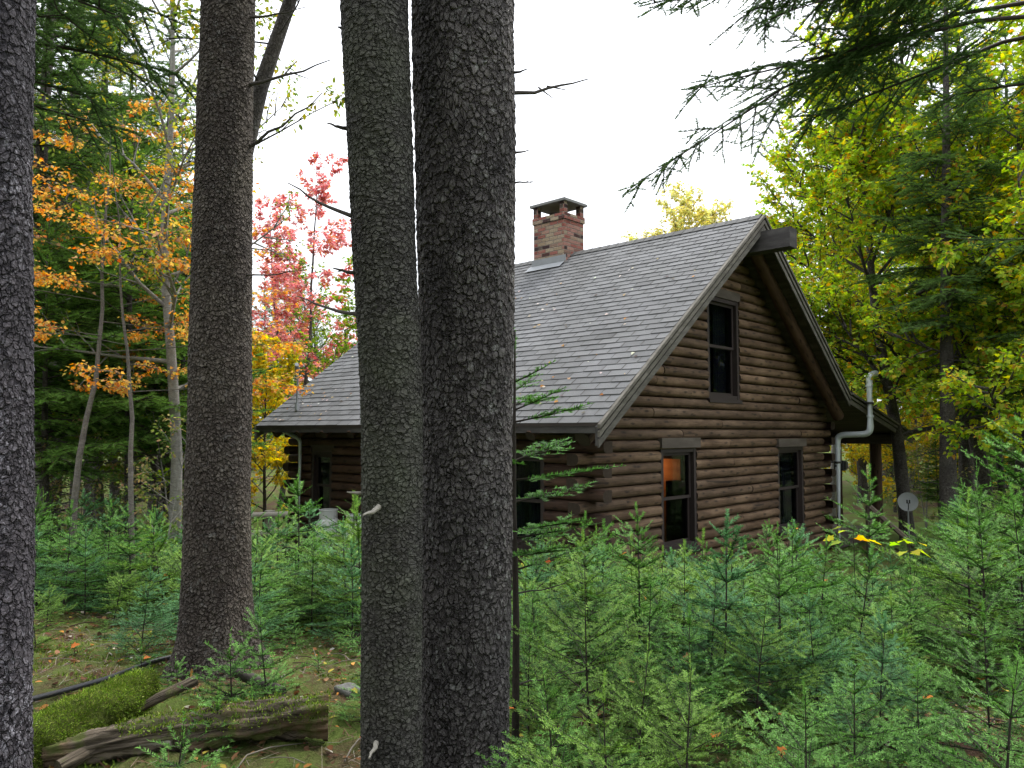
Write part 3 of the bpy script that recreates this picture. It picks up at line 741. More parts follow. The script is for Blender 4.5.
# ------------------------------------------------------------------ the cabin
HX, HY, HZ = 1.029, 9.0, -.75
cabin = empty('log_cabin', (HX, HY, HZ), R(46.65))
tag(cabin, 'brown log cabin with a steep grey shingle roof and brick chimney', 'cabin')
RX, EZ, RZ_, SL = 4.35, 2.475, 5.81, .767        # ridge x, eave z, ridge z, slope
BX, BZ, PX, PZ = 7.9, 5.81 - .767 * 3.55, 11.67, 2.29   # break to the porch roof, porch eave
HL = 8.0; WY0, WY1 = .65, 7.55; WX0, WX1 = .60, 8.30; HC = .155
def roofz(x):
    return EZ + SL * x if x <= RX else (RZ_ - SL * (x - RX) if x <= BX else BZ + (PZ - BZ) * (x - BX) / (PX - BX))
rr = random.Random(5)
def log_seg(mb, along, a0, a1, plane, out, zc, hc=HC, bulge=.066, inn=.13, mat=0, emat=1):
    """a D shaped log; along='x' or 'y'; plane: wall plane, out: -1/+1 outward sign on the other axis"""
    col = (rr.random(), rr.random(), rr.random())
    bulge = bulge + rr.uniform(-.014, .010); zc = zc + rr.uniform(-.003, .003)
    prof = [(-inn, -hc / 2), ]
    for i in range(9):
        th = -math.pi / 2 + math.pi * i / 8
        cth = max(0.0, math.cos(th)); prof.append((bulge * cth ** .8 - .045 * (1 - cth) ** 2, hc / 2 * math.sin(th) * (.985)))
    prof.append((-inn, hc / 2))
    wv = [rr.uniform(-.004, .004) for _ in range(3)]
    n = max(2, int((a1 - a0) / .8) + 1); st = np.linspace(a0, a1, n)
    def pt(a, k):
        o, z = prof[k]; w = wv[0] * math.sin(a * 1.3 + wv[1] * 900) 
        o = plane + out * (o + w); z = zc + z
        return (a, o, z) if along == 'x' else (o, a, z)
    v = [0]
    for k in range(1, len(prof)): v.append(v[-1] + math.hypot(prof[k][0] - prof[k - 1][0], prof[k][1] - prof[k - 1][1]))
    flip = (along == 'x') == (out > 0)
    for i in range(n - 1):
        for k in range(len(prof) - 1):
            q = [pt(st[i], k), pt(st[i + 1], k), pt(st[i + 1], k + 1), pt(st[i], k + 1)]
            uv = [(st[i], v[k]), (st[i + 1], v[k]), (st[i + 1], v[k + 1]), (st[i], v[k + 1])]
            mb.face(q[::-1] if flip else q, uv[::-1] if flip else uv, mat, col, smooth=0 < k < len(prof) - 2)
    for a in (a0, a1):
        mb.face([pt(a, k) for k in range(len(prof))], None, emat, col)

def course(mb, along, a0, a1, plane, out, zc, opens, joints=True, **kw):
    iv = [(a0, a1)]
    for (b0, b1, z0, z1) in opens:
        if zc + HC * .3 > z0 and zc - HC * .3 < z1:
            nv = []
            for s, e in iv:
                if b1 <= s or b0 >= e: nv.append((s, e)); continue
                if b0 > s: nv.append((s, b0))
                if b1 < e: nv.append((b1, e))
            iv = nv
    for s, e in iv:
        if e - s < .05: continue
        cuts = [s]
        if joints:
            p = s + rr.uniform(.8, 3.0)
            while p < e - .4:
                cuts += [p, p + .006]; p += rr.uniform(1.4, 3.4)
        cuts.append(e)
        for i in range(0, len(cuts), 2): log_seg(mb, along, cuts[i], cuts[i + 1], plane, out, zc, **kw)

WIN_G = [(2.24, 3.22, .63, 2.10), (6.06, 7.16, .55, 2.06), (3.62, 4.66, 2.86, 4.50)]     # gable windows x0 x1 z0 z1
WIN_S = [(1.35, 2.35, .75, 2.05), (6.35, 7.0, .75, 1.98)]                                # side wall windows y0 y1 z0 z1
base = -.1
gm, sm = MB(), MB()
k = 0
while True:
    zc = base + HC * (k + .5)
    if zc > RZ_ - .35: break
    zt = zc + .02
    if zc < EZ + .42:
        a0 = WX0 - .24 - rr.uniform(0, .04) if k % 2 else WX0 + .155
        a1 = WX1 + .20 if k % 2 else WX1 - .155
        if zc > 2.35: a0 = max(WX0 + .155, (zt - EZ + .12) / SL); a1 = WX1 + .05
    else:
        a0 = max(WX0, (zt - EZ + .15) / SL); a1 = min(WX1, RX + (RZ_ - zt - .15) / SL)
    course(gm, 'x', a0, a1, WY0, -1, zc, WIN_G)
    a0b, a1b = a0, a1
    course(gm, 'x', a0b, a1b, WY1, 1, zc, [], joints=False)
    if zc < EZ + .22:
        b0 = WY0 + .155 if k % 2 else WY0 - .26 - rr.uniform(0, .05)
        b1 = WY1 - .155 if k % 2 else WY1 + .24
        course(sm, 'y', b0, b1, WX0, -1, zc, WIN_S)
    if zc < 2.75:
        course(sm, 'y', WY0 + .155 if k % 2 else WY0 - .2, WY1 - .155 if k % 2 else WY1 + .2, WX1, 1, zc, [], joints=False)
    k += 1
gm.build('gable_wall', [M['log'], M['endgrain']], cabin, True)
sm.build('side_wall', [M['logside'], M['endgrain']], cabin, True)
fm = MB(); fm.box(WX0 + .1, WX1 - .1, WY0 + .1, WY1 - .1, -.06, 0.0)
fm.box(WX0 + .16, WX1 - .16, WY0 + .16, WY1 - .16, 2.45, 2.55)
fm.build('floor', M['dark'], cabin)

def window(name, along, plane, out, a0, a1, z0, z1, rail=.5, lintel=True, curtain=True, lbig=.10, sill=True):
    """frame (part) > sashes, pane, curtain, lintel"""
    def bx(mb, p0, p1, o0, o1, za, zb):
        lo, hi = sorted((plane + out * o0, plane + out * o1))
        if along == 'x': mb.box(p0, p1, lo, hi, za, zb)
        else: mb.box(lo, hi, p0, p1, za, zb)
    f = MB(); t = .065
    bx(f, a0, a0 + t, -.12, .045, z0, z1); bx(f, a1 - t, a1, -.12, .045, z0, z1)
    bx(f, a0 + t, a1 - t, -.12, .040, z1 - t, z1); bx(f, a0 + t, a1 - t, -.12, .040, z0, z0 + t)
    fo = f.build(name, M['frame'], cabin)
    s = MB(); i0, i1, w = a0 + t, a1 - t, .045; zm = z0 + (z1 - z0) * rail
    for (zl, zh, of) in ((z0 + t, zm + .02, -.045), (zm - .02, z1 - t, -.015)):
        bx(s, i0, i0 + w, of - .03, of, zl, zh); bx(s, i1 - w, i1, of - .03, of, zl, zh)
        bx(s, i0 + w, i1 - w, of - .03, of - .002, zl, zl + w); bx(s, i0 + w, i1 - w, of - .03, of - .002, zh - w, zh)
    s.build('sash', M['frame'], fo)
    g = MB()
    bx(g, i0 + w, i1 - w, -.064, -.060, z0 + t + w, zm + .02 - w); bx(g, i0 + w, i1 - w, -.034, -.030, zm - .02 + w, z1 - t - w)
    g.build('pane', M['glass'], fo)
    if sill:
        sl = MB(); bx(sl, a0 - .02, a1 + .02, -.05, .085, z0 - .06, z0 - .003); sl.build('sill', M['frame'], fo)
    if lintel:
        lt = MB(); e = .05; 
        if lbig:
            bx(lt, a0 - e, a1 + e, -.05, lbig, z1 + .004, z1 + .15)
            lt.build('lintel', M['lintel'], fo)
    if curtain:
        c = MB(); n = 26
        for side in (0, 1):
            s0, s1 = (i0, i0 + (i1 - i0) * .46) if side == 0 else (i1 - (i1 - i0) * .46, i1)
            for j in range(n):
                u0, u1 = s0 + (s1 - s0) * j / n, s0 + (s1 - s0) * (j + 1) / n
                d0 = -.16 - .018 * math.sin(j * 1.3); d1 = -.16 - .018 * math.sin((j + 1) * 1.3)
                A, B = (plane + out * d0), (plane + out * d1)
                if along == 'x': c.face([(u0, A, z0 + .1), (u1, B, z0 + .1), (u1, B, z1 - .05), (u0, A, z1 - .05)], smooth=True)
                else: c.face([(A, u0, z0 + .1), (B, u1, z0 + .1), (B, u1, z1 - .05), (A, u0, z1 - .05)], smooth=True)
        c.build('curtain', M['curtain'], fo)
    return fo
M['lintel'] = mat_wood('lintel_board', (.065, .052, .040), (.11, .09, .07), (.15, .128, .104), knots=False)
window('window', 'x', WY0, -1, *WIN_G[0], rail=.5, curtain=False)
window('window', 'x', WY0, -1, *WIN_G[1], rail=.5)
window('window', 'x', WY0, -1, *WIN_G[2], rail=.52, lbig=.06)
window('window', 'y', WX0, -1, *WIN_S[0], rail=.5, lbig=.04)
window('window', 'y', WX0, -1, *WIN_S[1], rail=.5, lbig=.04)
# the lit room seen through the lower left gable window
pm = MB(); pm.box(4.60, 4.64, .80, 3.2, 0, 2.44); pm.box(1.2, 4.60, 3.2, 3.24, 0, 2.44); pm.box(1.16, 1.2, .80, 3.24, 0, 2.44)
pm.build('room_partition', M['dark'], cabin)
pm = MB(); pm.box(4.575, 4.598, 1.70, 2.40, 0.02, 1.86); pm.build('panelled_door', M['redwood'], cabin, True)
pm = MB(); pm.box(4.45, 4.598, 1.60, 2.50, 1.868, 2.05); pm.build('door_header', M['dark'], cabin)
fb = MB(); fb.box(4.2, 4.5, 1.20, 1.76, 0.0, 1.50); fb.build('cupboard', M['dark'], cabin)
ld = bpy.data.lights.new('room_lamp', 'POINT'); ld.energy = 5.5; ld.color = (1, .50, .20); ld.shadow_soft_size = .05
lo = bpy.data.objects.new('room_lamp', ld); link(lo); lo.parent = cabin; lo.location = (4.28, 2.22, 1.74)

# roof decks
d = .10
rm = MB()
rm.prism([(0, EZ - .012), (RX, RZ_ - .012), (RX, RZ_ - .012 - d * 1.26), (0, EZ - .012 - d * 1.26)], .03, HL - .03)
rm.prism([(RX, RZ_ - .012), (BX, BZ - .012), (BX, BZ - .012 - d * 1.26), (RX, RZ_ - .012 - d * 1.26)], .03, HL - .03)
rm.prism([(BX + .002, BZ - .012), (PX, PZ - .012), (PX, PZ - .1), (BX + .002, BZ - .012 - d)], .03, HL - .03)
roof = rm.build('roof', M['darkwood'], cabin, True)
sh = MB(); cs, sn = 1 / math.hypot(1, SL), SL / math.hypot(1, SL)
def shingles(mb, x0, z0, dx, dz, length, y0, y1, flip, ex=.142, tw=.315):
    nx, nz = -dz, dx
    if nz < 0: nx, nz = -nx, -nz
    rows = int(length / ex) + 1
    for i in range(rows):
        s0 = i * ex; s1 = min(s0 + ex + .02, length)
        off = (i % 2) * tw / 2 + rr.uniform(-.01, .01); y = y0 - off
        rowt = rr.uniform(.92, 1.06)
        while y < y1:
            ya, yb = max(y, y0), min(y + tw - .013, y1)
            if yb - ya > .02:
                hl = .012 + rr.uniform(0, .006); hu = .003
                b = rr.uniform(.85, 1.13) * rowt; c = (.126 * b, .127 * b, .131 * b)
                if rr.random() < .05: c = tuple(q * .82 for q in c)
                sj = s0 + rr.uniform(-.004, .004)
                P = lambda s, yy, h: (x0 + dx * s + nx * h, yy, z0 + dz * s + nz * h)
                A, B, C_, D_ = P(sj, ya, hl), P(sj, yb, hl), P(s1, yb, hu), P(s1, ya, hu)
                E, F_ = P(sj, ya, hl - .016), P(sj, yb, hl - .016)
                q = [A, B, C_, D_]; mb.face(q if not flip else q[::-1], None, 0, c)
                q = [E, F_, B, A]; mb.face(q if not flip else q[::-1], None, 0, c)
            y += tw
sl_len = math.hypot(RX, RZ_ - EZ)
shingles(sh, -.03, EZ - .012 - .03 * SL, cs, sn, sl_len + .03, 0, HL, True)
shingles(sh, BX, BZ - .012, -cs, sn, math.hypot(BX - RX, RZ_ - BZ), 0, HL, False)
pl = math.hypot(PX - BX, BZ - PZ); shingles(sh, PX, PZ - .012, -(PX - BX) / pl, (BZ - PZ) / pl, pl, 0, HL, False)
# ridge caps
for i in range(int(HL / .2)):
    y = i * .2; b = rr.uniform(.75, .95); c = (.10 * b, .10 * b, .10 * b); h = .022
    for sgn in (-1, 1):
        q = [(RX, y, RZ_ + h), (RX, y + .21, RZ_ + h - .008), (RX + sgn * .13, y + .21, RZ_ + h - .008 - .10), (RX + sgn * .13, y, RZ_ + h - .10)]
        sh.face(q if sgn > 0 else q[::-1], None, 0, c)
sh.build('shingles', M['shingle'], roof, True)
# rake boards
def rake(x0, z0, x1, z1, top, deep, y0, y1):
    return [(x0, z0 + top), (x1, z1 + top), (x1, z1 - deep), (x0, z0 - deep)]
def rake_set(x0, z0, x1, z1, boards, ya=.028):
    rk = MB()
    bk = MB(); bk.prism(rake(x0, z0, x1, z1, -.03, boards[-1][1] - .02, 0, 0), -.004, ya)
    for i, (a, b_, yo) in enumerate(boards):
        rk.prism(rake(x0, z0, x1, z1, -a, b_, 0, 0), yo, -.0045, col=(.1 + .27 * i, rr.uniform(.3, 1), .2))
    o_ = rk.build('rake_board', M['greywood'], cabin, True); bk.build('backing_board', M['beam'], o_, True); return o_
RB = [(.0, .048, -.050), (.084, .150, -.038), (.184, .272, -.026)]
rake_set(-.06, EZ - .06 * SL, RX - .001, RZ_, RB)
rake_set(RX + .001, RZ_, BX, BZ, RB)
rake_set(BX + .003, BZ, PX, PZ, [(.0, .04, -.08), (.065, .11, -.05), (.13, .22, -.026)])
rk = MB()
rk.prism(rake(-.05, EZ - .05 * SL, RX - .001, RZ_, -.005, .26, 0, 0), HL - .028, HL + .012)
rk.prism(rake(RX + .001, RZ_, BX, BZ, -.005, .26, 0, 0), HL - .028, HL + .012)
rk.build('rake_board', M['greywood'], cabin, True)
# eave board and drip edge
eb = MB(); eb.box(-.028, -.002, .03, HL - .03, EZ - .15, EZ - .045, M=None); eb.build('eave_board', M['beam'], cabin, True)
eb = MB(); eb.box(-.036, -.03, 0.0, HL, EZ - .07, EZ - .03); eb.build('drip_edge', M['frame'], cabin)
# log rafters under the gable overhang, rafter tails under the eave
for sgn in (-1, 1):
    rf = MB(); x_end = .05 if sgn < 0 else BX + .25
    pts = [(RX + sgn * .12, .30, RZ_ - .34), ((RX + x_end) / 2, .30, roofz((RX + x_end) / 2) - .25), (x_end, .30, RZ_ - SL * abs(x_end - RX) - .26)]
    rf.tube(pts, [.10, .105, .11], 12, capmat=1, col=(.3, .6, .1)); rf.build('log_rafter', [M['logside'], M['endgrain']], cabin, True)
for i in range(9):
    y = 1.1 + i * .78
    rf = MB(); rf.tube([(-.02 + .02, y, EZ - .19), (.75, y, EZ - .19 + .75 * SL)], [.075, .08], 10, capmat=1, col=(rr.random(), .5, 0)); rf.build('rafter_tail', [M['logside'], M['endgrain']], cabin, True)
rb = MB(); rb.box(RX - .13, RX + .13, -.50, HL + .2, 5.20, 5.51); rb.build('ridge_beam', M['beam'], cabin, True)
pb = MB(); pb.box(WX0 - .06, WX0 + .12, .56, HL - .3, EZ - .05, EZ + .12, col=(.5, .3, 0)); pb.build('wall_plate_beam', M['logside'], cabin, True)

# chimney
CX0, CX1, CY0, CY1 = RX - .30, RX + .30, 3.86, 4.64
def brickbox(mb, x0, x1, y0, y1, z0, z1):
    dx, dy = x1 - x0, y1 - y0
    mb.face([(x0, y0, z0), (x1, y0, z0), (x1, y0, z1), (x0, y0, z1)], [(0, z0), (dx, z0), (dx, z1), (0, z1)])
    mb.face([(x1, y0, z0), (x1, y1, z0), (x1, y1, z1), (x1, y0, z1)], [(dx, z0), (dx + dy, z0), (dx + dy, z1), (dx, z1)])
    mb.face([(x1, y1, z0), (x0, y1, z0), (x0, y1, z1), (x1, y1, z1)], [(0, z0), (dx, z0), (dx, z1), (0, z1)])
    mb.face([(x0, y1, z0), (x0, y0, z0), (x0, y0, z1), (x0, y1, z1)], [(dx, z0), (dx + dy, z0), (dx + dy, z1), (dx, z1)])
    mb.face([(x0, y0, z1), (x1, y0, z1), (x1, y1, z1), (x0, y1, z1)], [(0, 0), (dx, 0), (dx, dy), (0, dy)])
cm = MB(); brickbox(cm, CX0, CX1, CY0, CY1, 5.1, 6.46); e = .022
brickbox(cm, CX0 - e, CX1 + e, CY0 - e, CY1 + e, 6.44, 6.56)
chim = cm.build('chimney', M['brick'], cabin)
for (x, y) in ((CX0 + .05, CY0 + .05), (CX1 - .05, CY0 + .05), (CX0 + .05, CY1 - .05), (CX1 - .05, CY1 - .05)):
    c2 = MB(); brickbox(c2, x - .055, x + .055, y - .055, y + .055, 6.558, 6.78); c2.build('cap_post', M['brick'], chim)
c2 = MB(); c2.box(CX0 - .06, CX1 + .06, CY0 - .06, CY1 + .06, 6.782, 6.83); c2.build('chimney_cap', M['capstone'], chim)
c2 = MB(); c2.tube([(RX, 4.25, 6.5), (RX, 4.25, 6.66)], [.13, .12], 14); c2.build('flue', M['strap'], chim)
fl = MB(); fz = lambda x: EZ + SL * x + .03
fl.face([(CX0 - .17, CY0 - .02, fz(CX0 - .17)), (CX0 - .17, CY1 + .10, fz(CX0 - .17)), (CX0 + .01, CY1 + .10, fz(CX0 + .01)), (CX0 + .01, CY0 - .02, fz(CX0 + .01))][::-1])
fl.face([(CX0 - .012, CY0 - .05, fz(CX0 - .01)), (CX0 - .012, CY1 + .05, fz(CX0 - .01)), (CX0 - .012, CY1 + .05, fz(CX0) + .12), (CX0 - .012, CY0 - .05, fz(CX0) + .12)][::-1])
fl.build('flashing', M['dullflash'], chim)

# vent pipe climbing past the right rake
def bend_path(P, rad=.12, n=5):
    P = [Vector(p) for p in P]; out = [P[0]]
    for i in range(1, len(P) - 1):
        a, b, c = P[i - 1], P[i], P[i + 1]
        u = (a - b).normalized(); w = (c - b).normalized()
        r_ = min(rad, (a - b).length * .49, (c - b).length * .49)
        p0, p2 = b + u * r_, b + w * r_
        for j in range(n + 1):
            t = j / n; out.append(p0 * (1 - t) ** 2 + b * 2 * t * (1 - t) + p2 * t * t)
    out.append(P[-1]); return out
vx = 8.60
pp = bend_path([(vx, .50, -.2), (vx, .50, 2.27), (vx, -.15, 2.29), (vx, -.15, 3.45), (vx + .30, -.18, 3.50)], .15)
vp = MB(); vp.tube(pp, .062, 14, caps=False)
for p, q in (((vx, -.15, 2.62), (vx, -.15, 2.66)), ((vx, -.15, 3.22), (vx, -.15, 3.26)), ((vx, .5, 1.98), (vx, .5, 2.02))): vp.tube([p, q], .068, 14)
pipe = vp.build('vent_pipe', M['pipe'], cabin)
for p in ((vx, -.15, 2.9), (vx, .5, 1.72)):
    sb = MB(); sb.tube([(p[0], p[1], p[2] - .02), (p[0], p[1], p[2] + .02)], .072, 14); sb.box(p[0] - .012, p[0] + .012, p[1] + .05, p[1] + .22, p[2] - .015, p[2] + .015); sb.build('pipe_strap', M['strap'], pipe)
lb = MB(); lb.box(8.72, 8.92, .44, .62, 1.55, 1.75); lb.box(8.76, 8.88, .40, .44, 1.58, 1.72); lb.box(8.5, 8.72, .5, .54, 1.63, 1.67); lb.build('wall_lantern', M['strap'], cabin)

# small mast on the roof, drain pipe under the far eave
ms = MB(); mz = roofz(.33)
ms.tube([(.33, 7.16, mz - .05), (.33, 7.16, mz + .72), (.30, 7.12, mz + .78)], [.022, .018, .018], 8); ms.tube([(.33, 7.16, mz), (.33, 7.16, mz + .12)], .045, 10)
ms.tube([(.36, 7.22, mz + .74), (.20, 6.98, mz + .83)], [.05, .035], 10); ms.tube([(.33, 7.16, mz + .25), (.55, 7.3, roofz(.55))], .008, 5)
ms.build('vent_mast', M['metal'], cabin)
dp = MB(); dp.tube(bend_path([(.1, 7.28, 2.36), (.48, 7.28, 2.2), (.48, 7.28, .0)], .1), .035, 10); dp.build('drain_pipe', M['pipe'], cabin)

# porch
for (x, y, ra) in ((11.2, .62, .125), (11.2, 1.45, .07), (11.2, 3.9, .12), (11.2, 7.2, .12)):
    po = MB(); po.tube([(x, y, -.2), (x, y, 1.0), (x, y, roofz(x) - .2)], ra, 12, col=(rr.random(), .4, 0)); po.build('porch_post', M['logside'], cabin, True)
pb = MB(); pb.box(11.05, 11.35, .1, HL - .1, roofz(11.2) - .33, roofz(11.2) - .12); pb.build('porch_beam', M['darkwood'], cabin, True)
pd = MB(); pd.box(WX1 + .1, 11.5, .45, HL - .2, .02, .14); pd.build('porch_deck', M['darkwood'], cabin, True)

def cab(x, y, z=0.0):
    c, s = math.cos(R(46.65)), math.sin(R(46.65)); return Vector((HX + c * x - s * y, HY + s * x + c * y, HZ + z))

# ------------------------------------------------------------------ yard things
def propane(p, rz, label):
    o = empty('propane_tank', p, rz); tag(o, label, 'gas tank', 'propane tanks against the cabin wall')
    b = MB(); o.scale = (.92, .92, .90); r0 = .23; prof = [(.10, .17), (.0 + .12, r0 * .9), (.16, r0), (.80, r0), (.90, r0 * .92), (.96, r0 * .7), (.99, r0 * .35)]
    b.tube([(0, 0, z) for z, _ in prof], [q for _, q in prof], 24); b.build('tank_body', M['white'], o)
    c = MB()
    for i in range(18):
        if i in (4, 5, 13, 14): continue
        a0, a1 = i / 18 * 6.283, (i + 1) / 18 * 6.283
        for (ra) in (.165, .160):
            c.face([(ra * math.cos(a0), ra * math.sin(a0), .94), (ra * math.cos(a1), ra * math.sin(a1), .94), (ra * math.cos(a1), ra * math.sin(a1), 1.12), (ra * math.cos(a0), ra * math.sin(a0), 1.12)], smooth=True)
    c.tube([(.162 * math.cos(t), .162 * math.sin(t), 1.12) for t in np.linspace(0, 6.283, 25)], .012, 6, caps=False)
    c.build('collar', M['white'], o)
    v = MB(); v.tube([(0, 0, .97), (0, 0, 1.08)], .025, 10); v.tube([(-.04, 0, 1.08), (.04, 0, 1.08)], .02, 8); v.build('valve', M['metal'], o)
    f = MB(); f.tube([(0, 0, 0), (0, 0, .11)], .18, 20); f.build('foot_ring', M['white'], o)
    return o
for px, dd, lab in ((330, 13.0, 'white propane tank left of its twin, against the side wall'), (357, 12.6, 'white propane tank partly hidden by the slender grey trunk')):
    x, y = at(px, dd); propane((x, y, gz(x, y) - .02), 1.0 + px, lab)
# satellite dish
x, y = at(905, 16.0); sd = empty('satellite_dish', (x, y, gz(x, y)), R(-25)); sd.scale = (.72, .72, .93); tag(sd, 'pale oval satellite dish on a thin pole by the lawn', 'satellite dish')
b = MB(); n = 20
for i in range(5):
    for j in range(n):
        f = lambda a, b_: (.27 * a * math.cos(b_), -.05 + .10 * a * a, .20 * a * math.sin(b_) + .96)
        r0, r1 = i / 5, (i + 1) / 5; t0, t1 = j / n * 6.283, (j + 1) / n * 6.283
        f = lambda a, b_: (.27 * a * math.cos(b_), -.06 * (1 - a * a) * -1, .21 * a * math.sin(b_) + .97)
        b.face([f(r0, t0), f(r0, t1), f(r1, t1), f(r1, t0)] if i else [f(0, 0), f(r1, t1), f(r1, t0)], smooth=True)
b.build('dish', M['dishgrey'], sd)
b = MB(); b.tube([(0, .09, -.1), (0, .09, .9), (0, .07, .97)], .022, 8); b.build('pole', M['metal'], sd)
b = MB(); b.tube([(0, .05, .78), (0, -.22, .86), (0, -.24, .96)], .012, 6); b.box(-.05, -.012, -.27, -.21, .95, 1.03); b.box(.012, .05, -.27, -.21, .95, 1.03); b.build('receiver_arm', M['strap'], sd)
# handrail by the lawn
p0 = ray(868, 505, 14.5); p1 = ray(938, 566, 13.2)
hr = empty('handrail', (p1.x, p1.y, gz(p1.x, p1.y))); tag(hr, 'sloping wooden handrail on a short post beside the lawn', 'handrail')
q0, q1 = p0 - hr.location, p1 - hr.location
b = MB(); b.tube([q0, q0.lerp(q1, .5), q1], .045, 6, smooth=False); b.build('rail', M['lintel'], hr, True)
for t in (.05, .68):
    c = q0.lerp(q1, t); b = MB(); b.box(c.x - .05, c.x + .05, c.y + .047, c.y + .14, -.2, c.z + .03); b.build('post', M['lintel'], hr, True)
# rustic pole fence at the far left corner
p = ray(268, 515, 13.0); fo = empty('pole_fence', (p.x, p.y, gz(p.x, p.y))); tag(fo, 'rustic peeled pole fence with split rails left of the propane tanks', 'fence')
for dx, hh in ((.02, 1.0), (-.95, .9)):
    b = MB(); b.tube([(dx, 0, -.2), (dx + .01, 0, hh)], .085, 10); b.build('post', M['pale_twig'], fo)
for z, r0 in ((.92, .05), (.62, .055), (.3, .05)):
    b = MB(); b.tube([(-1.4, -.13, z - .06), (-.5, -.14, z), (.38, -.13, z + .03)], [r0, r0 * 1.1, r0], 9); b.build('rail', M['pale_twig'], fo)

# ------------------------------------------------------------------ ground
def axis_coords(a, b, fine0, fine1, sf, growth=1.16):
    mid = list(np.arange(fine0, fine1, sf)); lo = []; s = sf; v = fine0
    while v > a: s *= growth; v -= s; lo.append(v)
    hi = []; s = sf; v = mid[-1]
    while v < b: s *= growth; v += s; hi.append(v)
    return np.array(lo[::-1] + mid + hi)
gx_ = axis_coords(-150, 150, -4.2, 4.5, .05); gy_ = axis_coords(-60, 220, 2.0, 8.5, .05)
X, Y = np.meshgrid(gx_, gy_); Z = ground(X, Y)
nr = np.random.default_rng(3)
near = np.exp(-((X / 6) ** 2 + ((Y - 5) / 5) ** 2))
Z = Z + near * .012 * nr.standard_normal(Z.shape) + near * .02 * wave(X, Y, 6.0)
V = np.stack([X, Y, Z], -1).reshape(-1, 3); ny, nx = X.shape
ii = (np.arange(ny - 1)[:, None] * nx + np.arange(nx - 1)[None]); Q = np.stack([ii, ii + 1, ii + nx + 1, ii + nx], -1).reshape(-1, 4)
go = np_mesh('ground', V, [Q], M['ground'], smooth=True); tag(go, 'mossy forest floor with brown needles', 'ground', kind='structure')
# lawn behind the cabin's right side
mlawn = mat_simple('lawn_grass', (.12, .17, .045), .95, .1, .35, 6, .8, .03)
xs = np.linspace(7.0, 11.5, 40); ys = np.linspace(13, 20, 40); X, Y = np.meshgrid(xs, ys)
Xr, Yr = X + .25 * (Y - 13), Y
V = np.stack([Xr, Yr, ground(Xr, Yr) + .03], -1).reshape(-1, 3); ii = (np.arange(39)[:, None] * 40 + np.arange(39)[None]); Q = np.stack([ii, ii + 1, ii + 41, ii + 40], -1).reshape(-1, 4)
lw = np_mesh('lawn', V, [Q], mlawn, smooth=True); tag(lw, 'pale green lawn beside the cabin', 'lawn', kind='structure')

# ------------------------------------------------------------------ logs, branches, rock, hose
def noisy_tube(name, pts, rad, n, mat, parent, amp, seed, freq=9, steps=60, cap=True, grooves=0.0):
    rng = np.random.default_rng(seed)
    P = np.array(pts, float); t = np.linspace(0, len(P) - 1, steps)
    Pi = np.stack([np.interp(t, np.arange(len(P)), P[:, j]) for j in range(3)], -1); ra = np.interp(t, np.arange(len(P)), np.broadcast_to(rad, (len(P),)))
    for _ in range(3): Pi[1:-1] = (Pi[:-2] + 2 * Pi[1:-1] + Pi[2:]) / 4
    mb = MB(); V, Q, UV = tube_arrays(Pi, ra, n)
    c = np.repeat(Pi, n, 0); dirn = V - c; A = np.tile(np.arange(n) / n * 6.283, steps); S = np.repeat(t, n) * 2
    ph = rng.uniform(0, 6, 6)
    w = 1 + amp * (np.sin(3 * A + freq * .3 * S + ph[0]) * .5 + np.sin(freq * A * .6 // 1 * 1.0 + freq * S + ph[1]) * .3 + .35 * rng.standard_normal(len(A)) * .6 + .4 * np.sin(2 * A - freq * .7 * S + ph[2]))
    w = w + grooves * (np.abs(np.sin(4.3 * A + 1.1 * np.sin(S * 1.7 + ph[3]) + ph[4])) ** 3 * -1.0 + .35 * np.sin(A * 2 + S * 1.1 + ph[5]))
    V = c + dirn * w[:, None]
    mb.v = list(map(tuple, V)); mb.f = [tuple(map(int, q)) for q in Q]; mb.uv = [[tuple(x) for x in u] for u in UV]; mb.m = [0] * len(Q); mb.c = [(1, 1, 1)] * len(Q); mb.sm = [True] * len(Q)
    if cap:
        for s in (0, steps - 1):
            ctr = Pi[s]; ring = [V[s * n + i] for i in range(n)]
            for i in range(n): mb.face([ring[i], ring[(i + 1) % n], ctr], [(0, 0), (.05, 0), (.02, .1)])
    return mb.build(name, mat, parent), V
def tufts(P, Nn, ln, cols, rng, w=.004):
    n = len(P); t = Nn + .5 * rng.standard_normal((n, 3)); t /= np.linalg.norm(t, axis=1)[:, None]
    s = np.cross(t, rng.standard_normal((n, 3))); s /= np.linalg.norm(s, axis=1)[:, None]
    l_ = ln * rng.uniform(.5, 1.2, n)[:, None]
    V = np.stack([P - s * w, P + s * w, P + t * l_], 1).reshape(-1, 3)
    return V, np.arange(3 * n).reshape(-1, 3), np.repeat(cols, 3, 0)
PAL_MOSS = [(4, (.14, .22, .03)), (3, (.21, .30, .05)), (2, (.07, .11, .02)), (1, (.26, .28, .09))]

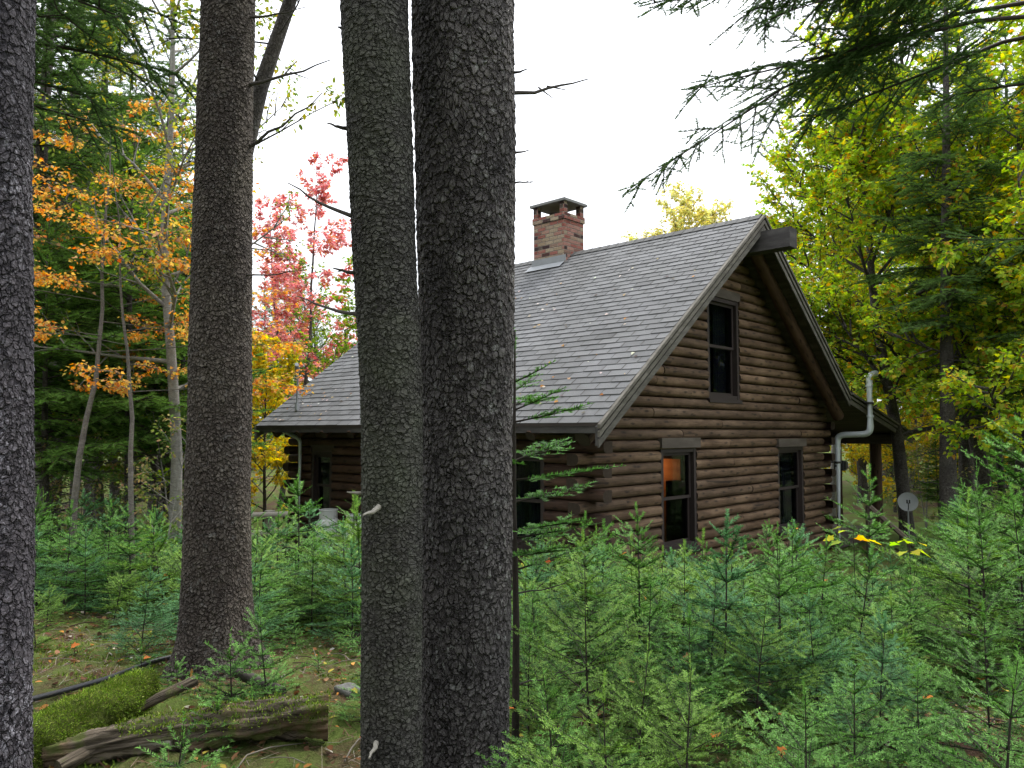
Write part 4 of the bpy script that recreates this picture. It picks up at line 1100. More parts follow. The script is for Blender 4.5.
rng = np.random.default_rng(8)
o = empty('mossy_log', (-2.25, 4.0, gz(-2.25, 4.0))); tag(o, 'thick fallen log covered in bright green moss at the brown trunk', 'log')
A = Vector((-2.06, 4.42, .13)); B = Vector((-2.50, 3.10, .0))
_, LV = noisy_tube('log_wood', [A - Vector((-2.25, 4.0, 0)), A.lerp(B, .5) - Vector((-2.25, 4, -.02)), B - Vector((-2.25, 4, 0))], [.10, .118, .11], 40, M['mosslog'], o, .16, 4)
axis_ = (B - A).normalized(); c0 = A - Vector((-2.25, 4.0, 0))
k = rng.integers(0, len(LV), 60000); P = LV[k] + rng.normal(0, .009, (60000, 3)); rel = P - np.array(c0); ax = np.array(axis_); Nn = rel - (rel @ ax)[:, None] * ax; Nn /= np.linalg.norm(Nn, axis=1)[:, None] + 1e-9
cover = wave(P[:, 0] * 6, P[:, 1] * 6 + P[:, 2] * 9, 1.3); kp = (cover > -.55) | (rng.random(len(P)) < .25); P, Nn, cover = P[kp], Nn[kp], cover[kp]
V, T, C = tufts(P, Nn, .015, pick(PAL_MOSS, len(P), rng, .3) * (1 + .4 * cover[:, None]), rng, .0022); np_mesh('moss', V, [T], M['moss'], o, np.clip(C, .004, .6))

o = empty('rotten_log', (-1.5, 3.95, gz(-1.5, 3.95))); tag(o, 'grey rotten split log with a sawn right end, lying in front of the mossy log', 'log')
off = Vector((-1.5, 3.95, 0))
_, LV = noisy_tube('log_wood', [Vector((-.95, 4.08, .11)) - off, Vector((-1.4, 3.98, .11)) - off, Vector((-1.8, 3.86, .08)) - off, Vector((-2.2, 3.72, .05)) - off], [.105, .10, .085, .05], 44, M['rotten'], o, .16, 9, 7, 90, True, .30)
k = rng.integers(0, len(LV) * 3 // 4, 9000); P = LV[k] + rng.normal(0, .008, (9000, 3)); sel = (LV[k, 2] > np.median(LV[:, 2]) + .03); P = P[sel]
V, T, C = tufts(P, np.tile([[0, 0, 1.0]], (len(P), 1)), .016, pick(PAL_MOSS, len(P), rng, .25), rng); np_mesh('moss', V, [T], M['moss'], o, C)

def stick(name, pts, rad, mat, label, cat='branch', amp=.06, n=12, seed=1, group=None):
    P = [Vector(p) for p in pts]; c = P[len(P) // 2].copy(); c.z = gz(c.x, c.y)
    o, _ = noisy_tube(name, [p - c for p in P], rad, n, mat, None, amp, seed, steps=30); o.location = c; return tag(o, label, cat, group)
def gp(px, py, h=.0, d=None):
    """ground point seen at a picture position"""
    lo, hi = 1.5, 40.0
    for _ in range(40):
        m = (lo + hi) / 2; p = ray(px, py, m)
        if p.z > gz(p.x, p.y) + h: lo = m
        else: hi = m
    return ray(px, py, hi)
stick('fallen_branch', [gp(58, 768, .03), gp(95, 748, .06), gp(140, 728, .05), gp(182, 722, .12)], [.035, .036, .03, .02], M['rotten'], 'crooked grey branch curving in front of the rotten log', seed=3)
stick('split_wood', [gp(62, 742, .03), gp(110, 743, .07), gp(172, 742, .06)], [.012, .032, .02], M['greywood2'] if 'greywood2' in M else M['pale_twig'], 'pale brown splintered slab of wood below the rotten log', 'wood', .2, seed=6)
stick('fallen_branch', [gp(226, 668, .16), gp(255, 680, .06), gp(283, 692, .03)], [.030, .032, .030], M['twig'], 'short grey cut pole leaning beside the brown trunk', seed=5)
stick('fallen_branch', [gp(131, 713, .04), gp(160, 697, .12), gp(196, 680, .16)], [.022, .028, .03], M['rotten'], 'dead root rising to the foot of the brown trunk', seed=7)
stick('fallen_branch', [gp(516, 708, .02), gp(560, 700, .06), gp(600, 690, .12)], [.008, .007, .004], M['twig'], 'thin dead branch low beside the tall fir sapling', seed=8)
stick('fallen_branch', [gp(512, 752, .06), gp(565, 738, .12), gp(620, 728, .10)], [.035, .03, .02], M['mosslog'], 'mossy fallen branch at the foot of the thickest trunk', seed=12)
stick('hose', [gp(5, 706, .03), gp(60, 692, .03), gp(110, 678, .05), gp(150, 662, .04), gp(180, 655, .02)], .017, M['hose'], 'black hose lying on the ground behind the mossy log', 'hose', 0, seed=2)
def rock(px, py, s, label, seed):
    rng = np.random.default_rng(seed); p = gp(px, py)
    import bmesh
    bm = bmesh.new(); bmesh.ops.create_icosphere(bm, subdivisions=4, radius=1); ph = rng.uniform(0, 6, (6, 3)); fr = rng.uniform(1.2, 4, (6, 3))
    for v in bm.verts:
        k = sum(math.sin(fr[i] @ np.array(v.co) + ph[i, 0]) for i in range(6)) * .07
        v.co *= (1 + k); v.co = Vector((v.co.x * s, v.co.y * s * .8, v.co.z * s * .6))
    me = bpy.data.meshes.new('rock'); bm.to_mesh(me); bm.free(); me.materials.append(M['rock']); me.polygons.foreach_set('use_smooth', [True] * len(me.polygons))
    o = bpy.data.objects.new('rock', me); link(o); o.location = (p.x, p.y, gz(p.x, p.y) + s * .2); return tag(o, label, 'rock')
rock(348, 694, .085, 'pale lichened rock at the left of the slender trunk', 1)

# ------------------------------------------------------------------ forest-floor stuff
rng = np.random.default_rng(21)
def scatter(n, x0, x1, y0, y1):
    x = rng.uniform(x0, x1, n); y = rng.uniform(y0, y1, n); return np.stack([x, y, ground(x, y)], -1)
PAL_DRY = [(5, (.16, .085, .045)), (4, (.10, .055, .035)), (2, (.30, .17, .09)), (1, (.42, .19, .06)), (1, (.40, .36, .30)), (1, (.36, .30, .06))]
P = np.concatenate([scatter(7000, -4.5, 4.5, 2.2, 9), scatter(2500, -9, 10, 6, 16)]); P[:, 2] += rng.uniform(.004, .03, len(P)); n = len(P)
D = rng.standard_normal((n, 3)); D[:, 2] *= .25; Nn = rng.standard_normal((n, 3)) * .35; Nn[:, 2] = 1
V, T, C = leaf_arrays(P, D, Nn, rng.uniform(.02, .065, n), pick(PAL_DRY, n, rng, .25), SMALL, .3)
tag(np_mesh('leaf_litter', V, [T], M['litter'], None, C), 'brown leaf litter scattered over the forest floor', 'leaf litter', kind='stuff')
# needle and twig litter
n = 14000; P = scatter(n, -4, 4, 2.2, 7.5); P[:, 2] += .01
D = rng.standard_normal((n, 3)); D[:, 2] *= .15; D /= np.linalg.norm(D, axis=1)[:, None]; ln = rng.uniform(.03, .16, n)[:, None]; S = np.cross(D, [0, 0, 1.0]); wv = rng.uniform(.001, .003, n)[:, None]
V = np.stack([P - S * wv, P + S * wv, P + D * ln + [0, 0, .01] + S * wv * .6, P + D * ln + [0, 0, .01] - S * wv * .6], 1).reshape(-1, 3)
tag(np_mesh('twig_litter', V, [np.arange(4 * n).reshape(-1, 4)], M['litter'], None, np.repeat(pick([(3, (.09, .05, .035)), (2, (.16, .10, .07)), (1, (.30, .26, .22))], n, rng), 4, 0)), 'dead twigs and needles strewn on the ground', 'twigs', kind='stuff')
def twig_bits(n):
    mb = MB(); rt = random.Random(17)
    for _ in range(n):
        x, y = rt.uniform(-4, 4), rt.uniform(2.4, 7.5); a = rt.uniform(0, 6.28); l = rt.uniform(.12, .55); r0 = rt.uniform(.002, .007)
        pts = []; 
        for i in range(5):
            pts.append(Vector((x, y, gz(x, y) + r0 + .012 + .02 * math.sin(i)))); a += rt.gauss(0, .25); x += math.cos(a) * l / 4; y += math.sin(a) * l / 4
        c_ = rt.choice([(.07, .05, .04), (.12, .09, .07), (.2, .18, .15)])
        mb.tube(pts, [r0, r0, r0 * .8, r0 * .6, r0 * .4], 5, col=c_)
    return mb
tag(twig_bits(260).build('fallen_twigs', M['litter'], None, True), 'bare fallen twigs lying across the forest floor', 'twigs', kind='stuff')
# moss cushions on the ground
n = 70000; P = scatter(n, -4.5, 4.5, 2.4, 7.5); f = wave(P[:, 0] + 7, P[:, 1] * 1.2, 1.1) + .5 * wave(P[:, 0], P[:, 1] + 4, 3.1)
left = (P[:, 0] < -.2) | (P[:, 0] > .2); keep = (f > .12) & left; P = P[keep]; n = len(P)
V, T, C = tufts(P - [0, 0, .004], np.tile([[0, 0, 1.0]], (n, 1)), .028, pick(PAL_MOSS, n, rng, .25), rng, .006)
tag(np_mesh('moss', V, [T], M['moss'], None, C), 'green moss carpeting patches of the forest floor', 'moss', kind='stuff')

# ------------------------------------------------------------------ young firs
FIRS = [young_fir(1.10, 101), young_fir(1.0, 102, .74), young_fir(1.35, 103, .60), young_fir(.75, 104, .75, per_m=8.5), young_fir(1.6, 105, .50, per_m=6), young_fir(.42, 106, .8, per_m=12), young_fir(1.2, 107, .66, col=(.016, .056, .016), tip=(.145, .320, .135)), young_fir(1.05, 108, .70, per_m=6, col=(.024, .062, .010), tip=(.200, .345, .070))]
FH = [f['_h'] for f in FIRS]; used = [False] * len(FIRS)
fr = random.Random(77); placed = []
def put_fir(i, x, y, h, label, group=None, rz=None, cat='sapling'):
    sc = h / FH[i]; rz = fr.uniform(0, 6.28) if rz is None else rz
    loc = (x, y, gz(x, y) - .02); lean = (fr.gauss(0, .05), fr.gauss(0, .05))
    if not used[i]:
        used[i] = True; o = FIRS[i]; o.location = loc; o.rotation_euler = (lean[0], lean[1], rz); o.scale = (sc,) * 3
    else: o = copy_tree(FIRS[i], loc, rz, sc, lean)
    for k in ('label', 'category', 'group', '_h'):
        if k in o: del o[k]
    tag(o, label, cat, group); placed.append((o, i)); return o
def fir_px(i, px, top, d, label, group=None, rz=None):
    """fir standing at bearing px and distance d whose tip is seen at picture row top"""
    x, y = at(px, d); t = ray(px, top, d); h = max(.15, t.z - gz(x, y)); return put_fir(i, x, y, h, label, group, rz)
# singled-out ones
fir_px(4, 868, 474, 8.0, 'tall young fir with stiff upright sprays in front of the vent pipe', rz=.5)
fir_px(6, 716, 520, 4.6, 'young fir with a bare dark stem standing out of the thicket below the gable windows', rz=1.0)
fir_px(2, 641, 512, 5.2, 'young fir whose tip reaches the sill of the orange-lit window')
fir_px(3, 272, 606, 4.6, 'small blue-green fir beside the foot of the brown trunk')
fir_px(5, 236, 634, 4.4, 'low fir seedling spreading right under the brown trunk')
fir_px(5, 186, 716, 3.35, 'tiny fir seedling in front of the rotten log')
fir_px(0, 296, 478, 8.4, 'young fir with its tip before the propane tanks')
fir_px(3, 372, 655, 4.4, 'small fir half hidden behind the slender trunk')
fir_px(1, 805, 690, 2.7, 'nearest low fir at the bottom of the picture right of centre')
fir_px(2, 1012, 415, 8.6, 'tall dense young fir at the right edge')
fir_px(4, 975, 470, 7.6, 'slim young fir left of the tall dense one at the right edge')
for px, top, dd, lab in ((150, 640, 5.0, 'tiny fir seedling at the left foot of the brown trunk'), (322, 660, 5.3, 'tiny fir seedling behind the sawn end of the rotten log'), (112, 628, 6.3, 'small fir seedling beyond the black hose'), (300, 612, 6.2, 'small fir seedling right of the blue-green fir'), (222, 690, 3.9, 'tiny fir seedling growing at the moss end of the rotten log'), (258, 684, 4.15, 'tiny fir seedling standing behind the rotten log'), (84, 640, 5.6, 'tiny fir seedling beside the black hose'), (185, 655, 4.7, 'tiny fir seedling at the end of the mossy log')):
    fir_px(5 if 'tiny' in lab else 3, px, top, dd, lab)
def seedling(px, py, d, label, seed, pal):
    x, y = at(px, d); t = ray(px, py, d); root = empty('maple_seedling', (x, y, gz(x, y))); tag(root, label, 'seedling'); h = t.z - gz(x, y); r_ = np.random.default_rng(seed)
    stem_mesh('stem', [(0, 0, -.05), (.01, .01, h * .5), (0, 0, h)], [.006, .005, .003], 5, M['stem'], root)
    n = 8; a = r_.uniform(0, 6.28, n); rad = r_.uniform(.02, .20, n); P = np.stack([np.cos(a) * rad, np.sin(a) * rad, h + r_.uniform(-.12, .02, n)], -1); D = np.stack([np.cos(a), np.sin(a), np.full(n, -.25)], -1); Nn = np.stack([r_.normal(0, .3, n), r_.normal(0, .3, n), np.ones(n)], -1)
    V, T, C = leaf_arrays(P, D, Nn, r_.uniform(.08, .13, n), pick(pal, n, r_), MAPLE); np_mesh('leaves', V, [T], M['leaf'], root, C)
seedling(850, 530, 7.0, 'maple seedling with large yellow leaves among the firs below the vent pipe', 1, [(3, (.62, .52, .05)), (1, (.60, .36, .08)), (1, (.35, .45, .08))])
seedling(905, 543, 7.4, 'maple seedling with lime green leaves among the firs below the dish', 2, [(3, (.34, .48, .07)), (1, (.55, .50, .08))])
G1 = 'young firs in the thicket before the gable wall'; G2 = 'young firs under the trees on the right'; G3 = 'young firs at the left behind the brown trunk'; G4 = 'young firs between the brown trunk and the side wall'; G5 = 'low young firs nearest the viewer'
taken = [(o.location.x, o.location.y) for o, _ in placed]
def fill(n, px0, px1, d0, d1, topf, label, group, gap, kinds):
    c = 0; tries = 0
    while c < n and tries < n * 60:
        tries += 1
        d = math.sqrt(fr.uniform(d0 * d0, d1 * d1)); px = fr.uniform(px0, px1); x, y = at(px, d)
        loc = Matrix.Rotation(-R(46.65), 2) @ Vector((x - HX, y - HY))
        if loc.x > -.1 and loc.y > .05 and loc.x < 12.5 and loc.y < 8.5: continue
        if any((x - a) ** 2 + (y - b_) ** 2 < gap * gap for a, b_ in taken): continue
        t = ray(px, topf(px, d) + abs(fr.gauss(0, 28)) - 24, d); h = t.z - gz(x, y)
        if h < .2: continue
        h = min(h, 2.6)
        fir_px(fr.choice(kinds), px, 384, d, label, group) if False else put_fir(fr.choice(kinds), x, y, h, label, group)
        taken.append((x, y)); c += 1
top_c = lambda px, d: 548 + (18 if 800 < px else 0) + 26 * max(0, (6 - d)) + 10 * math.sin(px * .03)
fill(125, 528, 905, 3.8, 10.5, top_c, 'young fir in the dense green thicket before the gable wall', G1, .42, [0, 1, 2, 7, 6, 1, 7])
fill(30, 900, 1130, 4.6, 13, lambda px, d: (548 if px < 945 else 508 - .06 * (px - 900)) + 22 * max(0, 6 - d), 'young fir in the shade under the trees on the right', G2, .65, [0, 2, 4, 6, 7])
fill(42, 36, 200, 5.5, 11, lambda px, d: 516 + 30 * max(0, 8 - d), 'young fir at the left behind the mossy log and brown trunk', G3, .46, [0, 1, 7, 6])
fill(34, 235, 365, 5.8, 10.5, lambda px, d: 522 + 28 * max(0, 7.5 - d), 'young fir between the brown trunk and the cabin side wall', G4, .46, [0, 1, 6, 7])
fill(28, 545, 1080, 2.6, 3.9, lambda px, d: 705 - 60 * (d - 2.6) + 10 * math.sin(px * .05), 'low young fir among those nearest the viewer', G5, .42, [1, 3, 3, 7])
fill(9, 380, 560, 4.8, 8, lambda px, d: 560 + 22 * max(0, 7 - d), 'young fir behind the touching pair of trunks', 'young firs behind the pair of trunks', .5, [0, 1])

# tall thin sapling beside the thickest trunk
ts = empty('fir_sapling', (*at(515, 3.9), 0)); x, y = at(515, 3.9); ts.location.z = gz(x, y); tag(ts, 'tall thin-stemmed fir sapling close to the right of the thickest trunk', 'sapling')
hs = ray(515, 330, 3.9).z - ts.location.z
c = Conifer(55, .075, .5, T_FIR, (.022, .068, .014), (.13, .29, .07), minlen=.05, skip=.08, wild=.03, low_up=-.06, side_up=.06)
for py, px1, dy in ((372, 552, -.15), (412, 590, -.2), (424, 470, 0), (470, 612, -.35), (492, 600, .35), (500, 465, -.3), (520, 590, -.5), (535, 575, .5), (545, 560, -.6), (395, 545, .5), (450, 575, .55), (560, 590, .2), (400, 560, -.3), (455, 470, -.2), (528, 596, -.2), (550, 470, .3), (380, 540, .2)):
    p = ray(515, py + 10, 3.9) - ts.location; q = ray(px1, py - 6, 3.9) - ts.location; q.y += dy * .8
    c.axis(p, q - p, Vector((0, 0, 1)), (q - p).length, 0, .006, .25, bend=.05)
c.axis(Vector((0, 0, hs - .15)), Vector((0, 0, 1)), Vector((1, 0, 0)), .2, 1, 0, .5)
c.mesh('crown', [M['fir'], M['stem']], ts)
stem_mesh('trunk', [(0, 0, -.15), (.006, 0, hs * .3), (-.006, 0, hs * .6), (0, 0, hs)], [.020, .017, .012, .004], 8, M['stem'], ts)
for z, a, l in ((.35, .3, .55), (.62, 2.6, .25), (.8, -.4, .3)):
    dead_branch(ts, (0, 0, z), (math.cos(a) * l, math.sin(a) * l, z + .08), .005, seed=int(z * 100))

# ------------------------------------------------------------------ leaves that have come to rest
fl_r = np.random.default_rng(91)
P, D, Nn = [], [], []
for o, i in placed:
    if o.location.y > 9.5: continue
    pcs = root_pieces[FIRS[i].name]; sc = o.scale[0]; Mx = Matrix.LocRotScale(o.location, o.rotation_euler, o.scale)
    for _ in range(1 if fr.random() < .55 else 0):
        q = pcs[fr.randrange(len(pcs))]; P.append(Mx @ (q[0] + q[1] * q[3]) + Vector((0, 0, .006))); D.append((fr.gauss(0, 1), fr.gauss(0, 1), fr.gauss(0, .4))); Nn.append((fr.gauss(0, .3), fr.gauss(0, .3) - .3, 1))
P, D, Nn = np.array(P), np.array(D), np.array(Nn); n = len(P)
V, T, C = leaf_arrays(P, D, Nn, fl_r.uniform(.03, .065, n), pick([(4, (.50, .18, .05)), (3, (.42, .24, .12)), (2, (.50, .36, .08)), (1, (.40, .10, .04))], n, fl_r), MAPLE, .25)
tag(np_mesh('fallen_leaves', V, [T], M['litter'], None, C), 'orange autumn leaves caught on the young firs', 'leaves', kind='stuff')
n = 190; tt = fl_r.uniform(.05, 3.6, n); yy = fl_r.uniform(.15, 7.8, n); 
tt[:60] = fl_r.uniform(.05, .9, 60); yy[:35] = fl_r.uniform(5.8, 7.7, 35)
P = np.array([cab(a, b_, roofz(a) + .022) for a, b_ in zip(tt, yy)])
g = np.array([math.cos(R(46.65)), math.sin(R(46.65)), 0]); nrm = np.array([-g[0] * SL, -g[1] * SL, 1]); D = fl_r.standard_normal((n, 3)); D -= (D @ nrm)[:, None] * nrm / (nrm @ nrm)
V, T, C = leaf_arrays(P, D, np.tile(nrm, (n, 1)) + .2 * fl_r.standard_normal((n, 3)), fl_r.uniform(.025, .065, n), pick([(4, (.48, .44, .38)), (3, (.36, .26, .15)), (2, (.42, .20, .07)), (2, (.12, .10, .09))], n, fl_r), MAPLE, .2)
tag(np_mesh('fallen_leaves', V, [T], M['litter'], None, C), 'dry pale leaves lying on the shingle roof', 'leaves', kind='stuff')

# ------------------------------------------------------------------ background trees
SP = [big_spruce(13, 201, .20, .17, 2.7, 96), big_spruce(11, 202, .10, .13, 2.4, 96, col=(.048, .100, .024), tip=(.130, .22, .06)), big_spruce(15, 203, .36, .20, 2.6, 80, dead=36), big_spruce(7, 204, .34, .09, 2.0, 84, col=(.055, .120, .026), tip=(.15, .27, .065), dead=40)]
place(SP[2], 953, 14.3, 'spruce with a straight dark trunk and drooping branches right of the cabin', rz=1.2, sc=.82)
place(SP[1], -30, 16.0, 'full spruce beyond the left edge', rz=.4)
place(SP[3], 132, 11.5, 'bushy bright green spruce behind the orange maple on the left', rz=.4)
place(SP[0], 1135, 13.5, 'full spruce beyond the right edge', rz=2.2)
for i, px, d, rz, sc, lab in ((2, 62, 14.5, 2.2, 1.0, 'tall bare-trunked spruce deep in the woods at the left'), 
                     (2, 966, 19.0, .5, .95, 'slim spruce behind the straight dark trunk right of the cabin'), (1, 168, 17.0, 2.0, 1.1, 'spruce seen between the orange maple and the brown trunk'),
                     (2, 100, 17.0, 4.0, 1.0, 'spruce with a bare dark trunk beside the pale maple stem'), (0, 30, 11.5, 1.9, 1.0, 'spruce behind the lichened trunk at the left edge')):
    copyto(SP[i], px, d, lab, None, rz, sc)
for px, d, rz, sc, lab in ((72, 13.5, 2.0, .95, 'bushy spruce left of the pale leaning maple stem'), (180, 13.0, 4.0, .9, 'bushy spruce half hidden behind the brown trunk'), (46, 10.5, 1.0, .75, 'smallest bushy spruce beside the lichened trunk'), (1000, 18, 5, 1.0, 'bushy spruce behind the tall firs at the right edge'), (910, 27, 1.5, 1.4, 'bushy spruce in the gap left of the straight dark trunk')):
    copyto(SP[3], px, d, lab, None, rz, sc)
GB = 'spruces deep in the woods on the left'; GR = 'spruces in the woods beyond the porch'; GF = 'distant spruce spires left of the cabin'
r4 = random.Random(404)
for k in range(13):
    px = r4.uniform(-90, 205); d = r4.uniform(19, 46); copyto(SP[r4.randrange(3)], px, d, 'distant spruce among the dark woods on the left', GB, r4.uniform(0, 6), r4.uniform(.75, 1.15))
for k in range(17):
    px = r4.uniform(850, 1180); d = r4.uniform(26, 50); copyto(SP[r4.randrange(3)], px, d, 'distant spruce in the woods beyond the porch', GR, r4.uniform(0, 6), r4.uniform(.8, 1.15))
for px, d, sc in ((262, 38, .85), (290, 42, 1.0), (305, 36, .78), (318, 46, .8), (345, 40, .6), (276, 50, 1.0), (240, 33, .8), (228, 40, 1.0)):
    copyto(SP[r4.randrange(2)], px, d, 'far spruce spire standing left of the cabin roof', GF, r4.uniform(0, 6), sc)

# broadleaf trees
om = broadleaf(7.2, 301, PAL_ORANGE, 'maple_tree', .048, .46, 2.5, 20, .052, 1.5, 'bark_mid', MAPLE, lean=(.06, 0), flat=.65, limb_r=.2)
place(om, 78, 9.2, 'orange-leaved maple with a pale leaning trunk on the left')
copyto(om, 140, 8.6, 'smaller orange maple close to the brown trunk', None, .4, .82)
ye = broadleaf(4.2, 302, PAL_YELLOW, 'maple_tree', .05, .12, 1.9, 24, .085, 2.4)
place(ye, 266, 17.0, 'yellow bushy maple at the far left corner of the cabin')
copyto(ye, 250, 21, 'yellow bush behind the bushy maple at the cabin corner', None, 2, 1.1)
GY = 'low yellow maples seen under the porch roof'
for px, d, sc in ((862, 24, 1.15), (892, 22, 1.05), (925, 25, 1.2), (835, 27, 1.3), (985, 24, 1.1), (950, 30, 1.3)):
    copyto(ye, px, d, 'low yellow-orange maple seen under and beside the porch roof', GY, px * .1, sc)
shp = broadleaf(2.4, 309, [(4, (.16, .22, .06)), (3, (.26, .24, .10)), (2, (.34, .24, .13)), (2, (.11, .17, .05))], 'understory_shrub', .018, .15, 1.1, 14, .055, 1.3, 'bark_pale', SMALL, limb_r=.3)
place(shp, 160, 9.5, 'thin leafy shrub in the shade just left of the brown trunk', 'shrub', 'understory shrubs on the left')
for px, d, sc, lab in ((62, 10.5, 1.0, 'thin leafy shrub at the foot of the pale leaning maple'), (110, 12.5, 1.2, 'thin leafy shrub under the bushy bright green spruce'), (185, 12, 1.3, 'thin leafy shrub half behind the brown trunk'), (38, 13, 1.1, 'thin leafy shrub beside the lichened trunk')):
    o_ = copyto(shp, px, d, lab, 'understory shrubs on the left', px, sc); o_['category'] = 'shrub'
for k in range(14):
    px = r4.uniform(885, 1130); d = r4.uniform(17, 27)
    o_ = copyto(shp, px, d, 'leafy shrub in the shade under the trees beyond the dish', 'understory shrubs beyond the dish', k, r4.uniform(.9, 1.5)); o_['category'] = 'shrub'
for k, (px, d, sc) in enumerate(((935, 18.5, .32), (978, 20, .42), (1012, 21.5, .40), (900, 24, .45), (1040, 17, .45), (955, 25, .5), (870, 27, .5), (1000, 26, .5))):
    copyto(SP[3], px, d, 'low young spruce in the woods beyond the dish', 'low young spruces beyond the dish', k * 1.7, sc)
rd = broadleaf(10.5, 303, PAL_RED, 'maple_tree', .08, .3, 2.2, 30, .10, 1.8, 'bark_far', limb_r=.2)
place(rd, 281, 23.5, 'slender red maple between the brown trunk and the cabin roof', sc=1.1)
lm = broadleaf(8.0, 304, PAL_LIME, 'maple_tree', .10, .18, 2.5, 26, .10, 1.2)
place(lm, 345, 20.5, 'light green maple rising behind the left end of the roof')
copyto(lm, 322, 26, 'light green maple partly behind the red maple', None, 1, 1.0)
py_ = broadleaf(13.0, 305, PAL_PALEY, 'maple_tree', .15, .3, 5.0, 34, .13, 1.4)
copyto(lm, 165, 14.5, 'light green maple half behind the brown trunk on its left', None, 3.0, .9)
copyto(lm, 95, 19, 'light green maple deep in the woods at the left', None, 5.0, 1.15)
copyto(rd, 300, 30, 'second red maple further back behind the slender one', None, 2.0, 1.1)
place(py_, 684, 36, 'pale yellow treetop showing above the roof ridge', sc=.96)
ym = broadleaf(12.5, 306, PAL_MAPLE, 'maple_tree', .15, .2, 4.2, 36, .098, 2.0)
place(ym, 905, 16.5, 'large yellow-green maple rising behind the right roof slope')
copyto(ym, 985, 17.5, 'yellow-green maple behind the straight dark trunk on its right', None, 1.0, 1.12)
copyto(ym, 860, 24, 'yellow-green maple further back over the porch roof', None, 2.0, 1.0)
copyto(ym, 1010, 15.0, 'yellow-green maple at the top right beyond the drooping spruce', None, 4.0, .95)
copyto(ym, 120, 20, 'yellow-green maple in the woods behind the orange maple', None, 1.0, .9)
yb = broadleaf(11.5, 307, PAL_BIRCH, 'birch_tree', .10, .3, 2.4, 26, .065, 1.0, 'bark_pale', SMALL)
place(yb, 50, 12.5, 'birch with small yellow-green leaves high at the left')
copyto(yb, 178, 10.8, 'grey birch with yellowing leaves tight behind the brown trunk', None, 1.0, .95)
copyto(yb, 830, 20, 'small-leaved birch close behind the right roof slope', None, 3.0, .8)

# near overhanging spruce boughs: each belongs to a tree standing just out of view
def bough_tree(px, d, h, boughs, label, seed, rad=.16):
    x, y = at(px, d); root = empty('spruce_tree', (x, y, gz(x, y))); tag(root, label, 'tree')
    stem_mesh('trunk', [(0, 0, z) for z in np.linspace(-.2, h, 14)], [rad * (1 - .8 * i / 13) for i in range(14)], 14, M['bark_far'], root, .02, np.random.default_rng(seed))
    c = Conifer(seed, .10, .50, T_BOUGH, (.034, .066, .024), (.085, .14, .05), ang=(38, 78), bare=.40, droop=.055, minlen=.09, side_up=.30, low_up=-.60, skip=.08, wild=.09, first_every=2, taper=.27, min0=.42)
    for (x1, y1, d1) in boughs:
        q = ray(x1, y1, d1) - root.location; hz = math.hypot(q.x, q.y); up_ = c.r.uniform(.12, .42); p = Vector((0, 0, q.z + up_ * hz))
        c.axis(p, q - p + Vector((0, 0, .22 * hz)), Vector((0, 0, 1)), (q - p).length * 1.0, 0, .026, c.r.uniform(0, .3), bend=.0)
    c.mesh('crown', [M['needle'], M['stem']], root); return root
T_BOUGH = [needle_template(np.random.default_rng(60 + i), 12, 10, .033, .0120, .75, .6) for i in range(5)]
bough_tree(1130, 6.6, 11, [(662, 85, 5.6), (668, 20, 5.9), (705, 128, 6.0), (690, -50, 5.4), (735, 70, 6.3), (770, 10, 6.0), (720, 100, 6.6), (745, -10, 6.2), (795, 118, 7.0), (900, -80, 6.2), (990, 270, 6.9), (940, 120, 6.9)], 'spruce just past the right edge, its dark boughs reaching left over the cabin', 501)
bough_tree(-120, 5.4, 11, [(160, 95, 5.6), (130, 40, 5.2), (185, 20, 6.0), (90, 120, 5.8), (150, -40, 5.6), (60, 60, 5), (100, 10, 6.2), (120, 150, 6.4)], 'spruce just past the left edge with dark boughs hanging in at the top', 502)
# unseen spruces added at the viewer's back to shade the clearing
for k, (x, y) in enumerate(((-3.2, -3.5), (1.5, -4.2), (5.5, -3), (-6.5, -1), (8.5, 0.5), (-7.5, 3.2), (-1, -8), (-8, -6))):
    c = copy_tree(SP[k % 3], (x, y, gz(x, y)), k * 1.3, 1.1)
    for q in ('label', 'group'):
        if q in c: del c[q]
    tag(c, 'unseen tall spruce added behind the viewer for shade', 'tree', 'spruces behind the viewer')

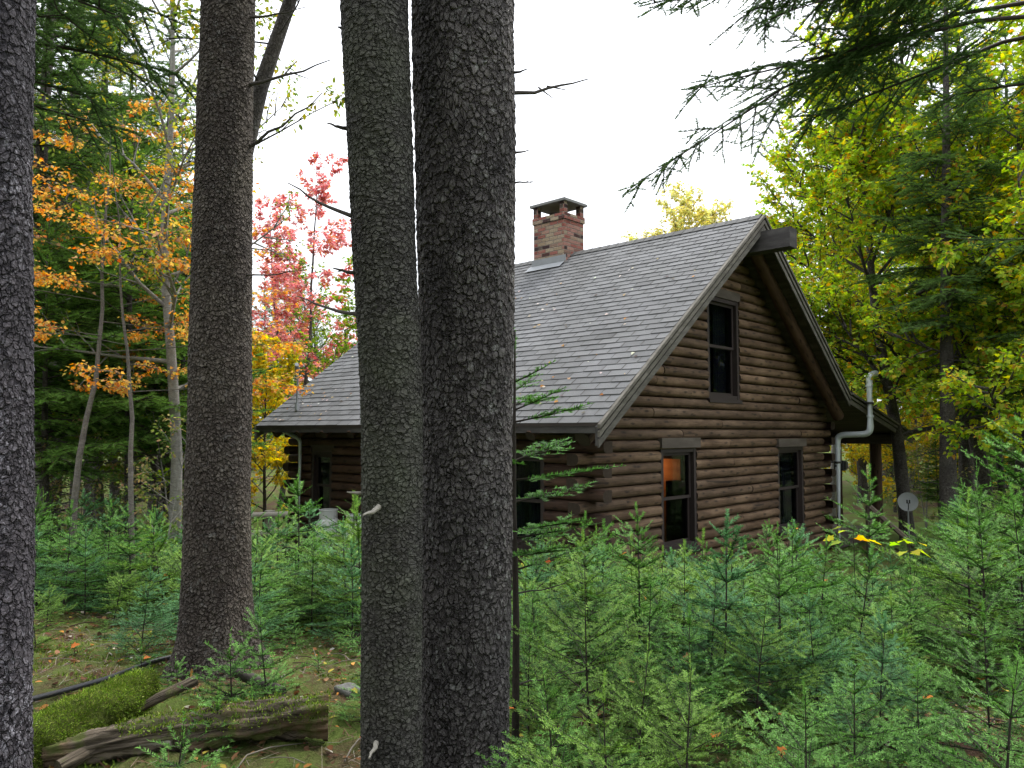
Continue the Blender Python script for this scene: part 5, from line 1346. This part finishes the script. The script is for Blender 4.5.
# ------------------------------------------------------------------ camera, sky, sun
cd = bpy.data.cameras.new('camera'); cam = link(bpy.data.objects.new('camera', cd)); scene.camera = cam
cd.sensor_width = 36; cd.lens = 36 * F / 1024; cd.clip_start = .05; cd.clip_end = 1000
cam.location = (0, 0, CZ); cam.rotation_euler = (R(90) + math.atan((431 - 384) / F), 0, 0)
SUN_EL, SUN_AZ = R(58), R(40)       # azimuth clockwise from +Y
w = bpy.data.worlds.new('World'); scene.world = w; w.use_nodes = True; nt = w.node_tree; nt.nodes.clear()
sky = N(nt, 'ShaderNodeTexSky', sky_type='NISHITA'); sky.sun_disc = False; sky.sun_elevation = SUN_EL; sky.sun_rotation = SUN_AZ; sky.dust_density = 2
tc = N(nt, 'ShaderNodeTexCoord'); mp = N(nt, 'ShaderNodeMapping'); mp.inputs['Scale'].default_value = (1, 1, 2.2); L(nt, tc.outputs['Generated'], mp.inputs['Vector'])
cl = noise(nt, mp.outputs[0], 2.2, 5, .55, .3)
cloud = mixc(nt, ramp(nt, cl, [(.3, (0, 0, 0)), (.7, (1, 1, 1))]), (8.6, 9.0, 9.8), (11.5, 11.6, 11.8))
sz = N(nt, 'ShaderNodeSeparateXYZ'); L(nt, tc.outputs['Generated'], sz.inputs[0])
grad = math_(nt, 'MULTIPLY_ADD', math_(nt, 'MAXIMUM', sz.outputs[2], 0.0), 1.05, .42)
gc = N(nt, 'ShaderNodeCombineColor'); [L(nt, grad, gc.inputs[i]) for i in range(3)]
cloud = mixc(nt, 1.0, cloud, gc.outputs[0], 'MULTIPLY')
mx = mixc(nt, .9, sky.outputs[0], cloud)
bg = N(nt, 'ShaderNodeBackground', ins={'Strength': .13}); L(nt, mx, bg.inputs[0]); wo = N(nt, 'ShaderNodeOutputWorld'); L(nt, bg.outputs[0], wo.inputs[0])
sl = bpy.data.lights.new('sun', 'SUN'); sl.energy = 1.5; sl.angle = R(14); sl.color = (1, .95, .86)
so = link(bpy.data.objects.new('sun', sl))
dirv = Vector((math.sin(SUN_AZ) * math.cos(SUN_EL), math.cos(SUN_AZ) * math.cos(SUN_EL), math.sin(SUN_EL)))
so.rotation_euler = dirv.to_track_quat('Z', 'Y').to_euler()
vs = scene.view_settings; vs.view_transform = 'Standard'; vs.look = 'None'; vs.exposure = 1.05; vs.gamma = 1; vs.use_curve_mapping = False
cy = scene.cycles; cy.max_bounces = 5; cy.use_adaptive_sampling = True; cy.adaptive_threshold = .02; cy.diffuse_bounces = 3; cy.glossy_bounces = 2; cy.transmission_bounces = 4; cy.transparent_max_bounces = 8
cy.use_denoising = True; cy.denoising_prefilter = 'ACCURATE'; cy.caustics_reflective = False; cy.caustics_refractive = False
